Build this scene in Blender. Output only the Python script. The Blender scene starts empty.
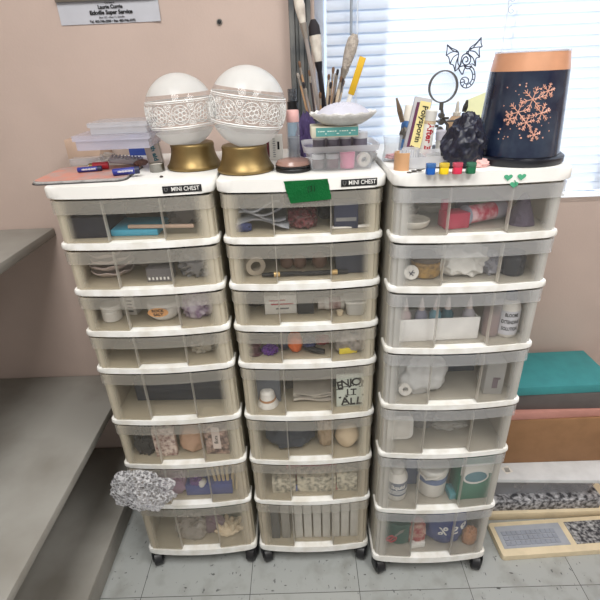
import bpy, bmesh, math, random
from mathutils import Vector, Matrix, noise
random.seed(7)
PI = math.pi
SC = bpy.context.scene
COL = SC.collection
DG = bpy.context.evaluated_depsgraph_get

# ------------------------------------------------------------------ camera
FPX, PITCH, ROLL, YAW = 456.4355, 0.4704, -0.0411, -0.0125
CAM = Vector((0.0, -0.9498, 1.4425))
FW = Vector((math.sin(YAW) * math.cos(PITCH), math.cos(YAW) * math.cos(PITCH), -math.sin(PITCH)))
_ri = Vector((math.cos(YAW), -math.sin(YAW), 0)); _up = _ri.cross(FW)
RT = math.cos(ROLL) * _ri + math.sin(ROLL) * _up
UP = -math.sin(ROLL) * _ri + math.cos(ROLL) * _up
cd = bpy.data.cameras.new('camera'); cam = bpy.data.objects.new('camera', cd); COL.objects.link(cam)
cd.sensor_fit = 'HORIZONTAL'; cd.sensor_width = 36; cd.lens = FPX / 600 * 36; cd.clip_start = .02
M4 = Matrix((RT, UP, -FW)).transposed().to_4x4(); M4.translation = CAM
cam.matrix_world = M4
SC.camera = cam

def ray(px, py): return FW + RT * ((px - 300) / FPX) - UP * ((py - 300) / FPX)
def onz(px, py, z):
    d = ray(px, py); return CAM + d * ((z - CAM.z) / d.z)
def ony(px, py, y):
    d = ray(px, py); return CAM + d * ((y - CAM.y) / d.y)
def scale_at(p): return (Vector(p) - CAM).dot(FW) / FPX        # metres per pixel at a point

# ------------------------------------------------------------------ materials
def lin(c):
    return tuple(((v / 255) / 12.92 if v / 255 <= .04045 else ((v / 255 + .055) / 1.055) ** 2.4) for v in c)
_mats = {}
def new_mat(name):
    m = bpy.data.materials.new(name); m.use_nodes = True
    nt = m.node_tree; nt.nodes.clear()
    out = nt.nodes.new('ShaderNodeOutputMaterial')
    return m, nt, out
def noise_col(nt, c, var, scale, dark=None):
    tc = nt.nodes.new('ShaderNodeTexCoord')
    n = nt.nodes.new('ShaderNodeTexNoise'); n.inputs['Scale'].default_value = scale; n.inputs['Detail'].default_value = 4
    nt.links.new(tc.outputs['Object'], n.inputs['Vector'])
    mx = nt.nodes.new('ShaderNodeMix'); mx.data_type = 'RGBA'
    a = lin(c); b = lin(dark) if dark else tuple(v * (1 - var) for v in a)
    mx.inputs['A'].default_value = (*a, 1); mx.inputs['B'].default_value = (*b, 1)
    rp = nt.nodes.new('ShaderNodeMapRange'); rp.inputs['From Min'].default_value = .4; rp.inputs['From Max'].default_value = .7
    nt.links.new(n.outputs['Fac'], rp.inputs['Value']); nt.links.new(rp.outputs['Result'], mx.inputs['Factor'])
    return mx.outputs['Result'], n
def mat(name, c, rough=.5, metal=0, var=.12, scale=25, bump=0, dark=None, bscale=None):
    if name in _mats: return _mats[name]
    m, nt, out = new_mat(name)
    p = nt.nodes.new('ShaderNodeBsdfPrincipled'); nt.links.new(p.outputs[0], out.inputs[0])
    p.inputs['Roughness'].default_value = rough; p.inputs['Metallic'].default_value = metal
    s, n = noise_col(nt, c, var, scale, dark); nt.links.new(s, p.inputs['Base Color'])
    if bump:
        if bscale:
            n2 = nt.nodes.new('ShaderNodeTexNoise'); n2.inputs['Scale'].default_value = bscale
            tc = nt.nodes.new('ShaderNodeTexCoord'); nt.links.new(tc.outputs['Object'], n2.inputs['Vector']); n = n2
        b = nt.nodes.new('ShaderNodeBump'); b.inputs['Strength'].default_value = bump; b.inputs['Distance'].default_value = .01
        nt.links.new(n.outputs['Fac'], b.inputs['Height']); nt.links.new(b.outputs[0], p.inputs['Normal'])
    _mats[name] = m; return m
def milky(name, c, T, translucent=.4, rough=.35, gloss=.06, var=.06, dark=None, scale=8, corner=None):
    """plastic that lets a share T of the light straight through, the rest scattered"""
    if name in _mats: return _mats[name]
    m, nt, out = new_mat(name)
    s, _ = noise_col(nt, c, var, scale, dark)
    d = nt.nodes.new('ShaderNodeBsdfDiffuse'); t = nt.nodes.new('ShaderNodeBsdfTranslucent')
    nt.links.new(s, d.inputs['Color']); nt.links.new(s, t.inputs['Color'])
    a = nt.nodes.new('ShaderNodeMixShader'); a.inputs[0].default_value = translucent
    nt.links.new(d.outputs[0], a.inputs[1]); nt.links.new(t.outputs[0], a.inputs[2])
    tr = nt.nodes.new('ShaderNodeBsdfTransparent')
    b = nt.nodes.new('ShaderNodeMixShader'); b.inputs[0].default_value = T
    if corner is not None:                            # thicker, less clear plastic towards the ends of a drawer front
        tcx = nt.nodes.new('ShaderNodeTexCoord'); sx = nt.nodes.new('ShaderNodeSeparateXYZ'); nt.links.new(tcx.outputs['Object'], sx.inputs[0])
        ab = nt.nodes.new('ShaderNodeMath'); ab.operation = 'ABSOLUTE'; nt.links.new(sx.outputs['X'], ab.inputs[0])
        rg = nt.nodes.new('ShaderNodeMapRange'); rg.interpolation_type = 'SMOOTHSTEP'
        for k_, v_ in (('From Min', .126), ('From Max', .160), ('To Min', T), ('To Max', corner)): rg.inputs[k_].default_value = v_
        nt.links.new(ab.outputs[0], rg.inputs['Value']); nt.links.new(rg.outputs['Result'], b.inputs[0])
    nt.links.new(a.outputs[0], b.inputs[1]); nt.links.new(tr.outputs[0], b.inputs[2])
    g = nt.nodes.new('ShaderNodeBsdfGlossy'); g.inputs['Roughness'].default_value = rough
    e = nt.nodes.new('ShaderNodeMixShader')
    fr = nt.nodes.new('ShaderNodeLayerWeight'); fr.inputs['Blend'].default_value = .5
    pw = nt.nodes.new('ShaderNodeMath'); pw.operation = 'POWER'; pw.inputs[1].default_value = 4; nt.links.new(fr.outputs['Facing'], pw.inputs[0])
    mu = nt.nodes.new('ShaderNodeMath'); mu.operation = 'MULTIPLY_ADD'; mu.inputs[1].default_value = .6; mu.inputs[2].default_value = gloss * .5
    nt.links.new(pw.outputs[0], mu.inputs[0]); mu.use_clamp = True
    nt.links.new(mu.outputs[0], e.inputs[0])
    nt.links.new(b.outputs[0], e.inputs[1]); nt.links.new(g.outputs[0], e.inputs[2])
    nt.links.new(e.outputs[0], out.inputs[0])
    _mats[name] = m; return m

WHITE = mat('white_plastic', (240, 239, 235), .35, var=.05, scale=12)
RAILW = mat('rail_white', (244, 244, 241), .4, scale=26, dark=(224, 221, 212))
CREAM = milky('cream_side', (216, 208, 188), 0.0, .35, gloss=.04)
FRONTD = milky('frosted_front_haze_tint', (238, 229, 208), .972, .2, .3, .04, corner=.45)  # lower fronts, milkier to stand in for light from steeply above
FRONTX = milky('frosted_front_haze_strong', (226, 215, 194), .91, .2, .3, .04, corner=.45)  # lowest fronts, the haze of overhead light put into the plastic
LIPW = milky('frosted_lip_windowlit', (232, 233, 234), .75, .35, .3, .06)  # right chest's lip, window brightness put into a paler, cooler colour
FRONTWD = milky('frosted_front_windowlit_haze', (230, 227, 219), .945, .25, .3, .05, corner=.45)  # right chest's lower fronts, with window light and haze put in
EDGE = milky('panel_edge_plastic', (246, 242, 232), .62, .4, .3, .06)
FRONT = milky('frosted_front', (238, 229, 208), .982, .2, .3, .04, corner=.45)
LIP = milky('frosted_lip', (226, 221, 210), .78, .35, .3, .06)
TUB = milky('frosted_tub', (216, 206, 184), .12, .5, .4, .03)
FRONTW = milky('frosted_front_windowlit', (232, 231, 226), .965, .25, .3, .05, corner=.45)  # right chest's fronts, tinted cooler in place of window light
TUBW = milky('frosted_tub_windowlit', (212, 206, 194), .26, .55, .4, .03)  # right chest's tubs, nearby window light put into the cooler tone
CREAMW = milky('side_windowlit', (226, 222, 210), 0.1, .45, gloss=.04)  # right chest's sides, made paler to imitate light from the window
CLEAR = milky('clear_plastic', (226, 230, 236), .80, .4, .15, .08)
CLEARF = milky('clear_frosted_plastic', (238, 240, 246), .70, .5, .25, .07)
LILAC = milky('clear_lilac_plastic', (236, 236, 250), .66, .5, .2, .08)
GLASS = milky('thin_glass', (240, 244, 246), .95, .3, .03, .05)
BAG = milky('thin_bag_film', (214, 212, 208), .55, .4, .2, .10)
COLUMN = milky('cream_column', (246, 236, 214), .52, .2, gloss=.03)
BLACK = mat('black_plastic', (24, 24, 27), .4)
NAVY = mat('navy_blue', (28, 34, 66), .5)
DKNAVY = mat('dark_navy', (26, 30, 44), .6, bump=.3)
GREY = mat('grey_item', (128, 128, 128), .6)
PAPER = mat('white_paper', (228, 226, 220), .7, var=.06)
CARD = mat('brown_card', (150, 112, 78), .8)
BEIGE = mat('beige_item', (200, 178, 148), .7)
BLUE = mat('blue_item', (34, 62, 140), .45)
TEAL = mat('teal_item', (60, 146, 150), .5)
RED = mat('red_item', (170, 28, 44), .45)
GREEN = mat('green_item', (36, 110, 62), .5)
PURPLE = mat('purple_item', (92, 46, 130), .7, bump=.4, bscale=150)
PINK = mat('pink_item', (232, 120, 160), .45)
STEEL = mat('steel', (150, 148, 142), .3, .9)
GOLD = mat('antique_gold', (140, 119, 78), .42, .85, var=.22, scale=18)
INK = mat('black_ink', (22, 22, 24), .7)
DARKBROWN = mat('dark_brown', (62, 50, 44), .7)
OFFW = mat('off_white_ceramic', (226, 220, 208), .45)

# ------------------------------------------------------------------ mesh helpers
def BM(): return bmesh.new()
def add_box(bm, c, s, rot=None, bevel=0, taper=1):
    """box centred on c with sizes s; TAPER scales the bottom in x and y"""
    g = bmesh.ops.create_cube(bm, size=1); vs = g['verts']
    for v in vs:
        k = taper if v.co.z < 0 else 1
        v.co = Vector((v.co.x * s[0] * k, v.co.y * s[1] * k, v.co.z * s[2]))
    if bevel:
        es = list({e for v in vs for e in v.link_edges})
        r = bmesh.ops.bevel(bm, geom=es, offset=bevel, segments=2, affect='EDGES', profile=.5)
        vs = list({v for f in r['faces'] for v in f.verts} | {v for v in vs if v.is_valid})
    if rot is not None:
        R = rot if isinstance(rot, Matrix) else Matrix.Rotation(rot, 3, 'Z')
        for v in vs: v.co = R @ v.co
    for v in vs: v.co += Vector(c)
    return vs
def add_lathe(bm, prof, seg=32, mx=None, closed=False):
    """surface of revolution about z of (radius, z) pairs"""
    rings = []
    for r, z in prof:
        if r < 1e-6: rings.append([bm.verts.new((0, 0, z))])
        else: rings.append([bm.verts.new((r * math.cos(2 * PI * i / seg), r * math.sin(2 * PI * i / seg), z)) for i in range(seg)])
    n = len(rings)
    for a in range(n if closed else n - 1):
        A, B = rings[a], rings[(a + 1) % n]
        for i in range(seg):
            j = (i + 1) % seg
            if len(A) == 1 and len(B) == 1: continue
            if len(A) == 1: bm.faces.new((A[0], B[j], B[i]))
            elif len(B) == 1: bm.faces.new((A[i], A[j], B[0]))
            else: bm.faces.new((A[i], A[j], B[j], B[i]))
    vs = [v for r in rings for v in r]
    if mx is not None:
        for v in vs: v.co = mx @ v.co
    return vs
def add_tube(bm, pts, r, seg=8, cap=True, flat=None):
    """tube along pts; r a number or one radius per point"""
    pts = [Vector(p) for p in pts]; n = len(pts)
    rs = r if isinstance(r, (list, tuple)) else [r] * n
    up = None; rings = []
    for i in range(n):
        t = (pts[min(i + 1, n - 1)] - pts[max(i - 1, 0)])
        t = t.normalized() if t.length > 1e-9 else Vector((0, 0, 1))
        if up is None:
            up = Vector((0, 0, 1)) if abs(t.z) < .9 else Vector((0, 1, 0))
        a = t.cross(up)
        if a.length < 1e-6: a = t.orthogonal()
        a.normalize(); b = a.cross(t).normalized(); up = b
        rings.append([bm.verts.new(pts[i] + rs[i] * (math.cos(2 * PI * k / seg) * a + math.sin(2 * PI * k / seg) * b * (flat or 1))) for k in range(seg)])
    for i in range(n - 1):
        for k in range(seg):
            j = (k + 1) % seg
            bm.faces.new((rings[i][k], rings[i][j], rings[i + 1][j], rings[i + 1][k]))
    if cap:
        bm.faces.new(rings[0][::-1]); bm.faces.new(rings[-1])
    return [v for q in rings for v in q]
def add_prism(bm, outline, z0, z1, mx=None, bevel=0):
    """extruded xy outline"""
    a = [bm.verts.new((x, y, z0)) for x, y in outline]; b = [bm.verts.new((x, y, z1)) for x, y in outline]
    n = len(a); fs = [bm.faces.new(a[::-1]), bm.faces.new(b)]
    for i in range(n): fs.append(bm.faces.new((a[i], a[(i + 1) % n], b[(i + 1) % n], b[i])))
    vs = a + b
    if bevel:
        es = [e for e in {e for f in fs[:2] for e in f.edges}]
        r = bmesh.ops.bevel(bm, geom=es, offset=bevel, segments=2, affect='EDGES', profile=.5)
        vs = list({v for f in r['faces'] for v in f.verts} | {v for v in vs if v.is_valid})
    if mx is not None:
        for v in vs: v.co = mx @ v.co
    return vs
def add_strip(bm, path, z0, z1, th):
    """a wall of thickness th standing on an xy path, closed"""
    n = len(path); P = [Vector(p) for p in path]; inn = []
    for i in range(n):
        t = (P[min(i + 1, n - 1)] - P[max(i - 1, 0)]).normalized()
        inn.append(P[i] + Vector((-t.y, t.x)) * th)
    o0 = [bm.verts.new((p.x, p.y, z0)) for p in P]; o1 = [bm.verts.new((p.x, p.y, z1)) for p in P]
    i0 = [bm.verts.new((p.x, p.y, z0)) for p in inn]; i1 = [bm.verts.new((p.x, p.y, z1)) for p in inn]
    for i in range(n - 1):
        bm.faces.new((o0[i], o0[i + 1], o1[i + 1], o1[i])); bm.faces.new((i1[i], i1[i + 1], i0[i + 1], i0[i]))
        bm.faces.new((o1[i], o1[i + 1], i1[i + 1], i1[i])); bm.faces.new((i0[i], i0[i + 1], o0[i + 1], o0[i]))
    bm.faces.new((o0[0], o1[0], i1[0], i0[0])); bm.faces.new((o1[-1], o0[-1], i0[-1], i1[-1]))
def add_blob(bm, s, amp=.15, freq=3, seed=0, sub=3, flat=True, c=(0, 0, 0), ridge=False):
    """lumpy ellipsoid with half sizes s; FLAT: stands on z = 0"""
    g = bmesh.ops.create_icosphere(bm, subdivisions=sub, radius=1); o = Vector((seed * 3.1, seed * 1.7, seed * .9))
    for v in g['verts']:
        n = noise.noise(v.co * freq + o)
        if ridge: n = (1 - 2 * abs(n)) * .8 - .2 + .5 * noise.noise(v.co * freq * 2.3 + o)
        q = v.co * (1 + amp * n)
        q = Vector((q.x * s[0], q.y * s[1], q.z * s[2]))
        if flat: q.z = max(q.z + s[2] * .8, 0)
        v.co = q + Vector(c)
    return g['verts']
def add_sheet(bm, f, nu, nv, th=.0015, n=(0, 0, 1)):
    """closed thin cloth from f(u, v) -> point"""
    top = [[bm.verts.new(f(i / nu, j / nv)) for j in range(nv + 1)] for i in range(nu + 1)]
    bot = [[bm.verts.new(Vector(f(i / nu, j / nv)) - Vector(n) * th) for j in range(nv + 1)] for i in range(nu + 1)]
    for i in range(nu):
        for j in range(nv):
            bm.faces.new((top[i][j], top[i + 1][j], top[i + 1][j + 1], top[i][j + 1]))
            bm.faces.new((bot[i][j + 1], bot[i + 1][j + 1], bot[i + 1][j], bot[i][j]))
    for i in range(nu):
        bm.faces.new((top[i + 1][0], top[i][0], bot[i][0], bot[i + 1][0])); bm.faces.new((top[i][nv], top[i + 1][nv], bot[i + 1][nv], bot[i][nv]))
    for j in range(nv):
        bm.faces.new((top[0][j], top[0][j + 1], bot[0][j + 1], bot[0][j])); bm.faces.new((top[nu][j + 1], top[nu][j], bot[nu][j], bot[nu][j + 1]))
def obj(name, bm, m, parent=None, smooth=None):
    bmesh.ops.recalc_face_normals(bm, faces=bm.faces)
    me = bpy.data.meshes.new(name); bm.to_mesh(me); bm.free()
    if smooth is not False:
        me.polygons.foreach_set('use_smooth', [True] * len(me.polygons))
        try: me.set_sharp_from_angle(angle=math.radians(smooth or 38))
        except Exception: pass
    me.materials.append(m)
    o = bpy.data.objects.new(name, me); COL.objects.link(o)
    if parent: o.parent = parent
    return o
def tag(o, label, cat, group=None, loc=None, rotz=0):
    o['label'] = label; o['category'] = cat
    if group: o['group'] = group
    if loc is not None: o.location = loc
    if rotz: o.rotation_euler = (0, 0, rotz)
    return o
def thing(name, label, cat, loc=(0, 0, 0), rotz=0, group=None):
    o = bpy.data.objects.new(name, None); COL.objects.link(o); o.empty_display_size = .02
    return tag(o, label, cat, group, loc, rotz)
def struct(name, bm, m, parent=None):
    o = obj(name, bm, m, parent, smooth=False)
    if not parent: o['kind'] = 'structure'
    return o
def dup(root, loc, rotz=0, label=None, group=None, parent=None):
    r = root.copy(); COL.objects.link(r)
    if parent: r.parent = parent
    r.location = loc; r.rotation_euler = (0, 0, rotz)
    if label: r['label'] = label
    if group: r['group'] = group
    for ch in list(root.children):
        c = ch.copy(); COL.objects.link(c); c.parent = r
        for g in ch.children:
            d = g.copy(); COL.objects.link(d); d.parent = c
    return r
def lettering(s, size, m, parent, loc, rot=(PI / 2, 0, 0), bold=.0, ext=.0003, wide=1, name='lettering', align='CENTER', mirror=False):
    """flat raised letters; by default standing upright and facing -y"""
    cu = bpy.data.curves.new('t', 'FONT'); cu.body = s; cu.size = size; cu.align_x = align; cu.align_y = 'CENTER'
    cu.extrude = ext; cu.offset = bold * size; cu.resolution_u = 3
    t = bpy.data.objects.new('t', cu); COL.objects.link(t)
    bpy.context.view_layer.update()
    me = bpy.data.meshes.new_from_object(t.evaluated_get(DG()))
    bpy.data.objects.remove(t); bpy.data.curves.remove(cu)
    for v in me.vertices:
        v.co.x *= wide * (-1 if mirror else 1)
    if mirror: me.flip_normals()
    me.materials.clear(); me.materials.append(m); me.name = name
    o = bpy.data.objects.new(name, me); COL.objects.link(o)
    if parent: o.parent = parent
    o.location = loc; o.rotation_euler = rot
    return o

# ------------------------------------------------------------------ setting
YW = .43                                             # room face of the back wall
WX0, WX1, WZ0, WZ1 = .050, 1.62, 1.06, 2.28            # window opening
PINKWALL = mat('pink_beige_paint', (192, 173, 163), .85, var=.07, scale=5, bump=.05, bscale=160)
bm = BM()
for x0, x1, z0, z1 in ((-1.75, WX0, 0, 2.6), (WX1, 2.2, 0, 2.6), (WX0, WX1, 0, WZ0), (WX0, WX1, WZ1, 2.6)):
    add_box(bm, ((x0 + x1) / 2, YW + .09, (z0 + z1) / 2), (x1 - x0, .18, z1 - z0))
struct('wall_back', bm, PINKWALL)
bm = BM(); add_box(bm, (-1.80, -1.0, 1.3), (.1, 3.2, 2.6)); struct('wall_left', bm, PINKWALL)
bm = BM(); add_box(bm, (2.25, -1.0, 1.3), (.1, 3.2, 2.6)); struct('wall_right', bm, PINKWALL)
bm = BM(); add_box(bm, (.225, -1.0, 2.65), (4.15, 3.3, .1)); struct('ceiling', bm, mat('ceiling_white', (226, 224, 218), .9))

def floor_mat():
    m, nt, out = new_mat('vinyl_floor_tiles'); N = nt.nodes; L = nt.links
    tc = N.new('ShaderNodeTexCoord')
    mp = N.new('ShaderNodeMapping'); mp.inputs['Location'].default_value = (.54 + .338 * 8, .105 + .338 * 12, 0)
    L.new(tc.outputs['Object'], mp.inputs['Vector'])
    br = N.new('ShaderNodeTexBrick'); br.offset = 0; br.squash = 1
    br.inputs['Scale'].default_value = 1; br.inputs['Brick Width'].default_value = .338; br.inputs['Row Height'].default_value = .338
    br.inputs['Mortar Size'].default_value = .0011; br.inputs['Mortar Smooth'].default_value = .2; br.inputs['Bias'].default_value = 0
    br.inputs['Color1'].default_value = (*lin((168, 171, 169)), 1); br.inputs['Color2'].default_value = (*lin((160, 164, 163)), 1)
    br.inputs['Mortar'].default_value = (*lin((70, 70, 68)), 1)
    L.new(mp.outputs[0], br.inputs['Vector'])
    def fleck(scale, sx, sy, lo, hi, col, src):
        q = N.new('ShaderNodeMapping'); q.inputs['Scale'].default_value = (sx, sy, 1); L.new(tc.outputs['Object'], q.inputs['Vector'])
        n = N.new('ShaderNodeTexNoise'); n.inputs['Scale'].default_value = scale; n.inputs['Detail'].default_value = 3; L.new(q.outputs[0], n.inputs['Vector'])
        r = N.new('ShaderNodeMapRange'); r.inputs['From Min'].default_value = lo; r.inputs['From Max'].default_value = hi; L.new(n.outputs['Fac'], r.inputs['Value'])
        x = N.new('ShaderNodeMix'); x.data_type = 'RGBA'; L.new(r.outputs['Result'], x.inputs['Factor'])
        L.new(src, x.inputs['A']); x.inputs['B'].default_value = (*lin(col), 1)
        return x.outputs['Result']
    s = fleck(14, 1, 1, .5, .8, (140, 141, 136), br.outputs['Color'])
    s = fleck(90, 1, .45, .66, .72, (96, 98, 98), s)
    s = fleck(70, .5, 1, .68, .73, (72, 72, 72), s)
    p = N.new('ShaderNodeBsdfPrincipled'); p.inputs['Roughness'].default_value = .45; L.new(s, p.inputs['Base Color'])
    L.new(p.outputs[0], out.inputs[0]); return m
bm = BM(); add_box(bm, (.225, -1.0, -.05), (4.15, 3.3, .1)); struct('floor', bm, floor_mat())

# window: weathered fluted casing, white frame, pane
bm = BM()
for k, (w, d) in enumerate(((.014, .030), (.010, .018), (.012, .026), (.008, .016), (.011, .024))):
    x = -.009 + (0, .0125, .0235, .0335, .043)[k]
    add_box(bm, (x, YW - d / 2, 1.75), (w, d, 1.40), bevel=.002)
struct('trim_1', bm, mat('weathered_casing', (112, 112, 110), .7, scale=9, dark=(56, 62, 66)))
WINW = mat('window_white', (238, 240, 242), .4)
w1 = None
bm = BM()
for x0, x1, z0, z1 in ((WX0, WX0 + .03, WZ0, WZ1), (WX1 - .03, WX1, WZ0, WZ1), (WX0, WX1, WZ0, WZ0 + .03), (WX0, WX1, WZ1 - .03, WZ1), (.80, .84, WZ0, WZ1)):
    add_box(bm, ((x0 + x1) / 2, YW + .125, (z0 + z1) / 2), (x1 - x0, .05, z1 - z0), bevel=.003)
w1 = struct('window_1', bm, WINW)
bm = BM(); add_box(bm, ((WX0 + WX1) / 2, YW + .125, (WZ0 + WZ1) / 2), (WX1 - WX0 - .05, .004, WZ1 - WZ0 - .05)); struct('pane', bm, GLASS, w1)
bm = BM(); add_box(bm, ((WX0 + WX1) / 2, YW + .065, WZ0 - .008), (WX1 - WX0, .13, .016)); struct('trim_2', bm, WINW)

# venetian blind
SLAT = milky('blind_slat', (236, 240, 246), 0, .5, .3, .03, var=.02)
bl = thing('window_blind', 'white horizontal slatted blind pulled down over the bright window', 'blind', (.078, YW + .03, 1.0))
bm = BM(); pitch = .0262; nsl = 44
for k in range(nsl):
    z = .09 + k * pitch; pr = []
    for q in range(7):
        a = (q / 6 - .5)
        y = a * .0118 - .0042 * (1 - 4 * a * a); zz = a * .0305
        pr.append((y, zz))
    x0, x1 = .004, 1.55
    lo = [bm.verts.new((x0, y, z + zz)) for y, zz in pr]; hi = [bm.verts.new((x1, y, z + zz)) for y, zz in pr]
    for q in range(6): bm.faces.new((lo[q], hi[q], hi[q + 1], lo[q + 1]))
    lo2 = [bm.verts.new((x0, y + .0006, z + zz)) for y, zz in pr]; hi2 = [bm.verts.new((x1, y + .0006, z + zz)) for y, zz in pr]
    for q in range(6): bm.faces.new((lo2[q + 1], hi2[q + 1], hi2[q], lo2[q]))
obj('slats', bm, SLAT, bl)
CORD = mat('blind_cord', (222, 228, 236), .6)
for x in (.085, .475, .87, 1.27):
    bm = BM(); add_tube(bm, [(x, -.013, .07), (x, -.013, 1.26)], .0016, 6)
    add_tube(bm, [(x + .006, .012, .07), (x + .006, .012, 1.26)], .0016, 6); obj('ladder_cord', bm, CORD, bl)
bm = BM(); add_box(bm, (.777, 0, .06), (1.55, .02, .014), bevel=.003); obj('bottom_rail', bm, WINW, bl)
bm = BM(); add_box(bm, (.777, 0, 1.262), (1.55, .04, .03), bevel=.003); obj('head_rail', bm, WINW, bl)
wp = ony(351, 35, YW + .003) - Vector(bl.location)
bm = BM(); add_tube(bm, [(wp.x, wp.y, wp.z), (wp.x - .002, wp.y, 1.25)], .0036, 6); obj('tilt_wand', bm, mat('wand_grey', (150, 158, 168), .3), bl)
bm = BM()                                             # looped pull cord down the right ladder
cpx = .475
for k in range(26):
    z = .55 + k * .026
    pts = [(cpx + .008 + .007 * math.sin(t * 2 * PI), -.015 - .002 * math.cos(t * 2 * PI), z + .011 * t + .006 * math.cos(t * 2 * PI)) for t in [i / 12 for i in range(13)]]
    add_tube(bm, pts, .0009, 5)
obj('pull_cord', bm, mat('cord_grey', (190, 196, 206), .6), bl)

# ------------------------------------------------------------------ light
def world():
    w = bpy.data.worlds.new('sky'); SC.world = w; w.use_nodes = True; nt = w.node_tree; N = nt.nodes; L = nt.links; N.clear()
    out = N.new('ShaderNodeOutputWorld'); bg = N.new('ShaderNodeBackground'); L.new(bg.outputs[0], out.inputs[0])
    tc = N.new('ShaderNodeTexCoord'); sp = N.new('ShaderNodeSeparateXYZ'); L.new(tc.outputs['Generated'], sp.inputs[0])
    mr = N.new('ShaderNodeMapRange'); mr.inputs['From Min'].default_value = -.15; mr.inputs['From Max'].default_value = .15; L.new(sp.outputs['Y'], mr.inputs['Value'])
    mx = N.new('ShaderNodeMix'); mx.data_type = 'RGBA'; L.new(mr.outputs['Result'], mx.inputs['Factor'])
    mx.inputs['A'].default_value = (1.0, .99, .97, 1); mx.inputs['B'].default_value = (1.75, 2.3, 3.0, 1)
    L.new(mx.outputs['Result'], bg.inputs['Color']); bg.inputs['Strength'].default_value = WORLD
WORLD, SUN, LAMP = .52, 15.0, 30
world()
sd = bpy.data.lights.new('sun', 'SUN'); sd.energy = SUN; sd.angle = .02; so = bpy.data.objects.new('sun', sd); COL.objects.link(so)
az, el = math.radians(51.5), math.radians(38)
so.rotation_euler = Vector((math.sin(az) * math.cos(el), -math.cos(az) * math.cos(el), -math.sin(el))).to_track_quat('-Z', 'Y').to_euler()
so.location = (-2, 3, 3)
for i, (x, y) in enumerate(((-.35, -1.0), (.9, -1.0))):
    ad = bpy.data.lights.new('ceiling_lamp', 'AREA'); ad.shape = 'RECTANGLE'; ad.size = .6; ad.size_y = 1.2; ad.energy = LAMP; ad.color = (1, .985, .955)
    ao = bpy.data.objects.new('ceiling_lamp', ad); COL.objects.link(ao); ao.location = (x, y, 2.58)
SC.view_settings.view_transform = 'Standard'; SC.view_settings.look = 'None'; SC.view_settings.gamma = 1; SC.view_settings.use_curve_mapping = False
SC.view_settings.exposure = .14
SC.cycles.transparent_max_bounces = 24; SC.cycles.max_bounces = 10; SC.cycles.use_denoising = True
SC.cycles.sample_clamp_indirect = 6; SC.cycles.caustics_reflective = False; SC.cycles.caustics_refractive = False

# ------------------------------------------------------------------ drawer chests
W, DEP, BOW = .35, .385, .014
def bow(x, w=W): return -BOW * (1 - (2 * x / w) ** 2)
def front_outline(w, d, y0=0, r=.010, n=26):
    o = []
    for k in range(n + 1):
        x = -w / 2 + r + (w - 2 * r) * k / n
        o.append((x, bow(x, w) + y0))
    return [(-w / 2, d), (-w / 2, y0 + r), (-w / 2 + r * .3, y0 + r * .3)] + o + [(w / 2 - r * .3, y0 + r * .3), (w / 2, y0 + r), (w / 2, d)]
Z12 = [1.2421, 1.1186, 1.0066, .8971, .7887, .6208, .4593, .2943, .085]
Z3 = [1.2525, 1.1242, 1.0085, .8496, .6824, .5167, .2997, .085]
RT_, LT_ = .0150, .025                                 # rail and lid thickness
def drawer(root, zf, zc, front, lip, tub):
    """one drawer between the rail top zf and the underside zc of what is above"""
    zt = zc - .004; wi = W / 2 - .009
    bm = BM()
    for s in (-1, 1): add_box(bm, (s * (wi - .006), .185, (zf + zt) / 2 - .006), (.003, .33, zt - zf - .014))
    add_box(bm, (0, .350, (zf + zt) / 2 - .006), (2 * wi - .012, .003, zt - zf - .014))
    w2 = W / 2 - .007; xs = .178 * W; path = [(-w2, .028), (-w2, .012), (-w2 + .003, .006), (-w2 + .009, .003)]
    fy = lambda x: bow(x) + .0012
    a = -w2 + .012
    for k in range(9): x = a + (-xs - a) * k / 8; path.append((x, fy(x)))
    for k in range(1, 5): path.append((-xs + .003 * k / 4, fy(-xs) + .016 * k / 4))
    for k in range(1, 12): x = -xs + .003 + (2 * xs - .006) * k / 12; path.append((x, fy(x) + .016))
    path += [(-x, y) for x, y in path[:17]][::-1]
    add_prism(bm, [(x, y + .0028) for x, y in path[3:-3]] + [(wi - .004, .03), (wi - .006, .35), (-wi + .006, .35), (-wi + .004, .03)], zf + .001, zf + .004)
    d = obj('drawer', bm, tub, root, smooth=False)
    bm = BM(); add_strip(bm, path, zf + .0012, zt - .002, .0022); obj('front_panel', bm, front, d, 30)
    for e in (-1, 1):
        bm = BM(); add_box(bm, (e * (xs - .0014), fy(xs) + .0095, (zf + zt) / 2), (.0018, .0130, zt - zf - .006)); obj('panel_edge', bm, EDGE, d, smooth=False)
    w3 = W / 2 - .003; lp = [(-w3, .03), (-w3, .010), (-w3 + .003, .0035)]
    for k in range(25): x = -w3 + .008 + (2 * w3 - .016) * k / 24; lp.append((x, bow(x) - .0022))
    lp += [(w3 - .003, .0035), (w3, .010), (w3, .03)]
    bm = BM(); add_strip(bm, lp, zt - .029, zt, .0024); obj('front_lip', bm, lip, d, 30)
    return d
def caster(root, x, y, rz):
    bm = BM(); add_box(bm, (0, 0, .058), (.03, .03, .012), bevel=.003)
    for s in (-1, 1): add_box(bm, (s * .0168, -.004, .038), (.003, .026, .034), bevel=.001)
    add_lathe(bm, [(0, .0515), (.016, .0515), (.016, .0545), (0, .0545)], 14)
    c = obj('caster', bm, BLACK, root); c.location = (x, y, 0); c.rotation_euler = (0, 0, rz)
    bm = BM(); add_lathe(bm, [(0, -.0145), (.021, -.0145), (.0255, -.011), (.0255, .011), (.021, .0145), (0, .0145)], 22, Matrix.Translation((0, -.006, .0256)) @ Matrix.Rotation(PI / 2, 4, 'Y'))
    obj('wheel', bm, BLACK, c)
CH = []
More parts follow.
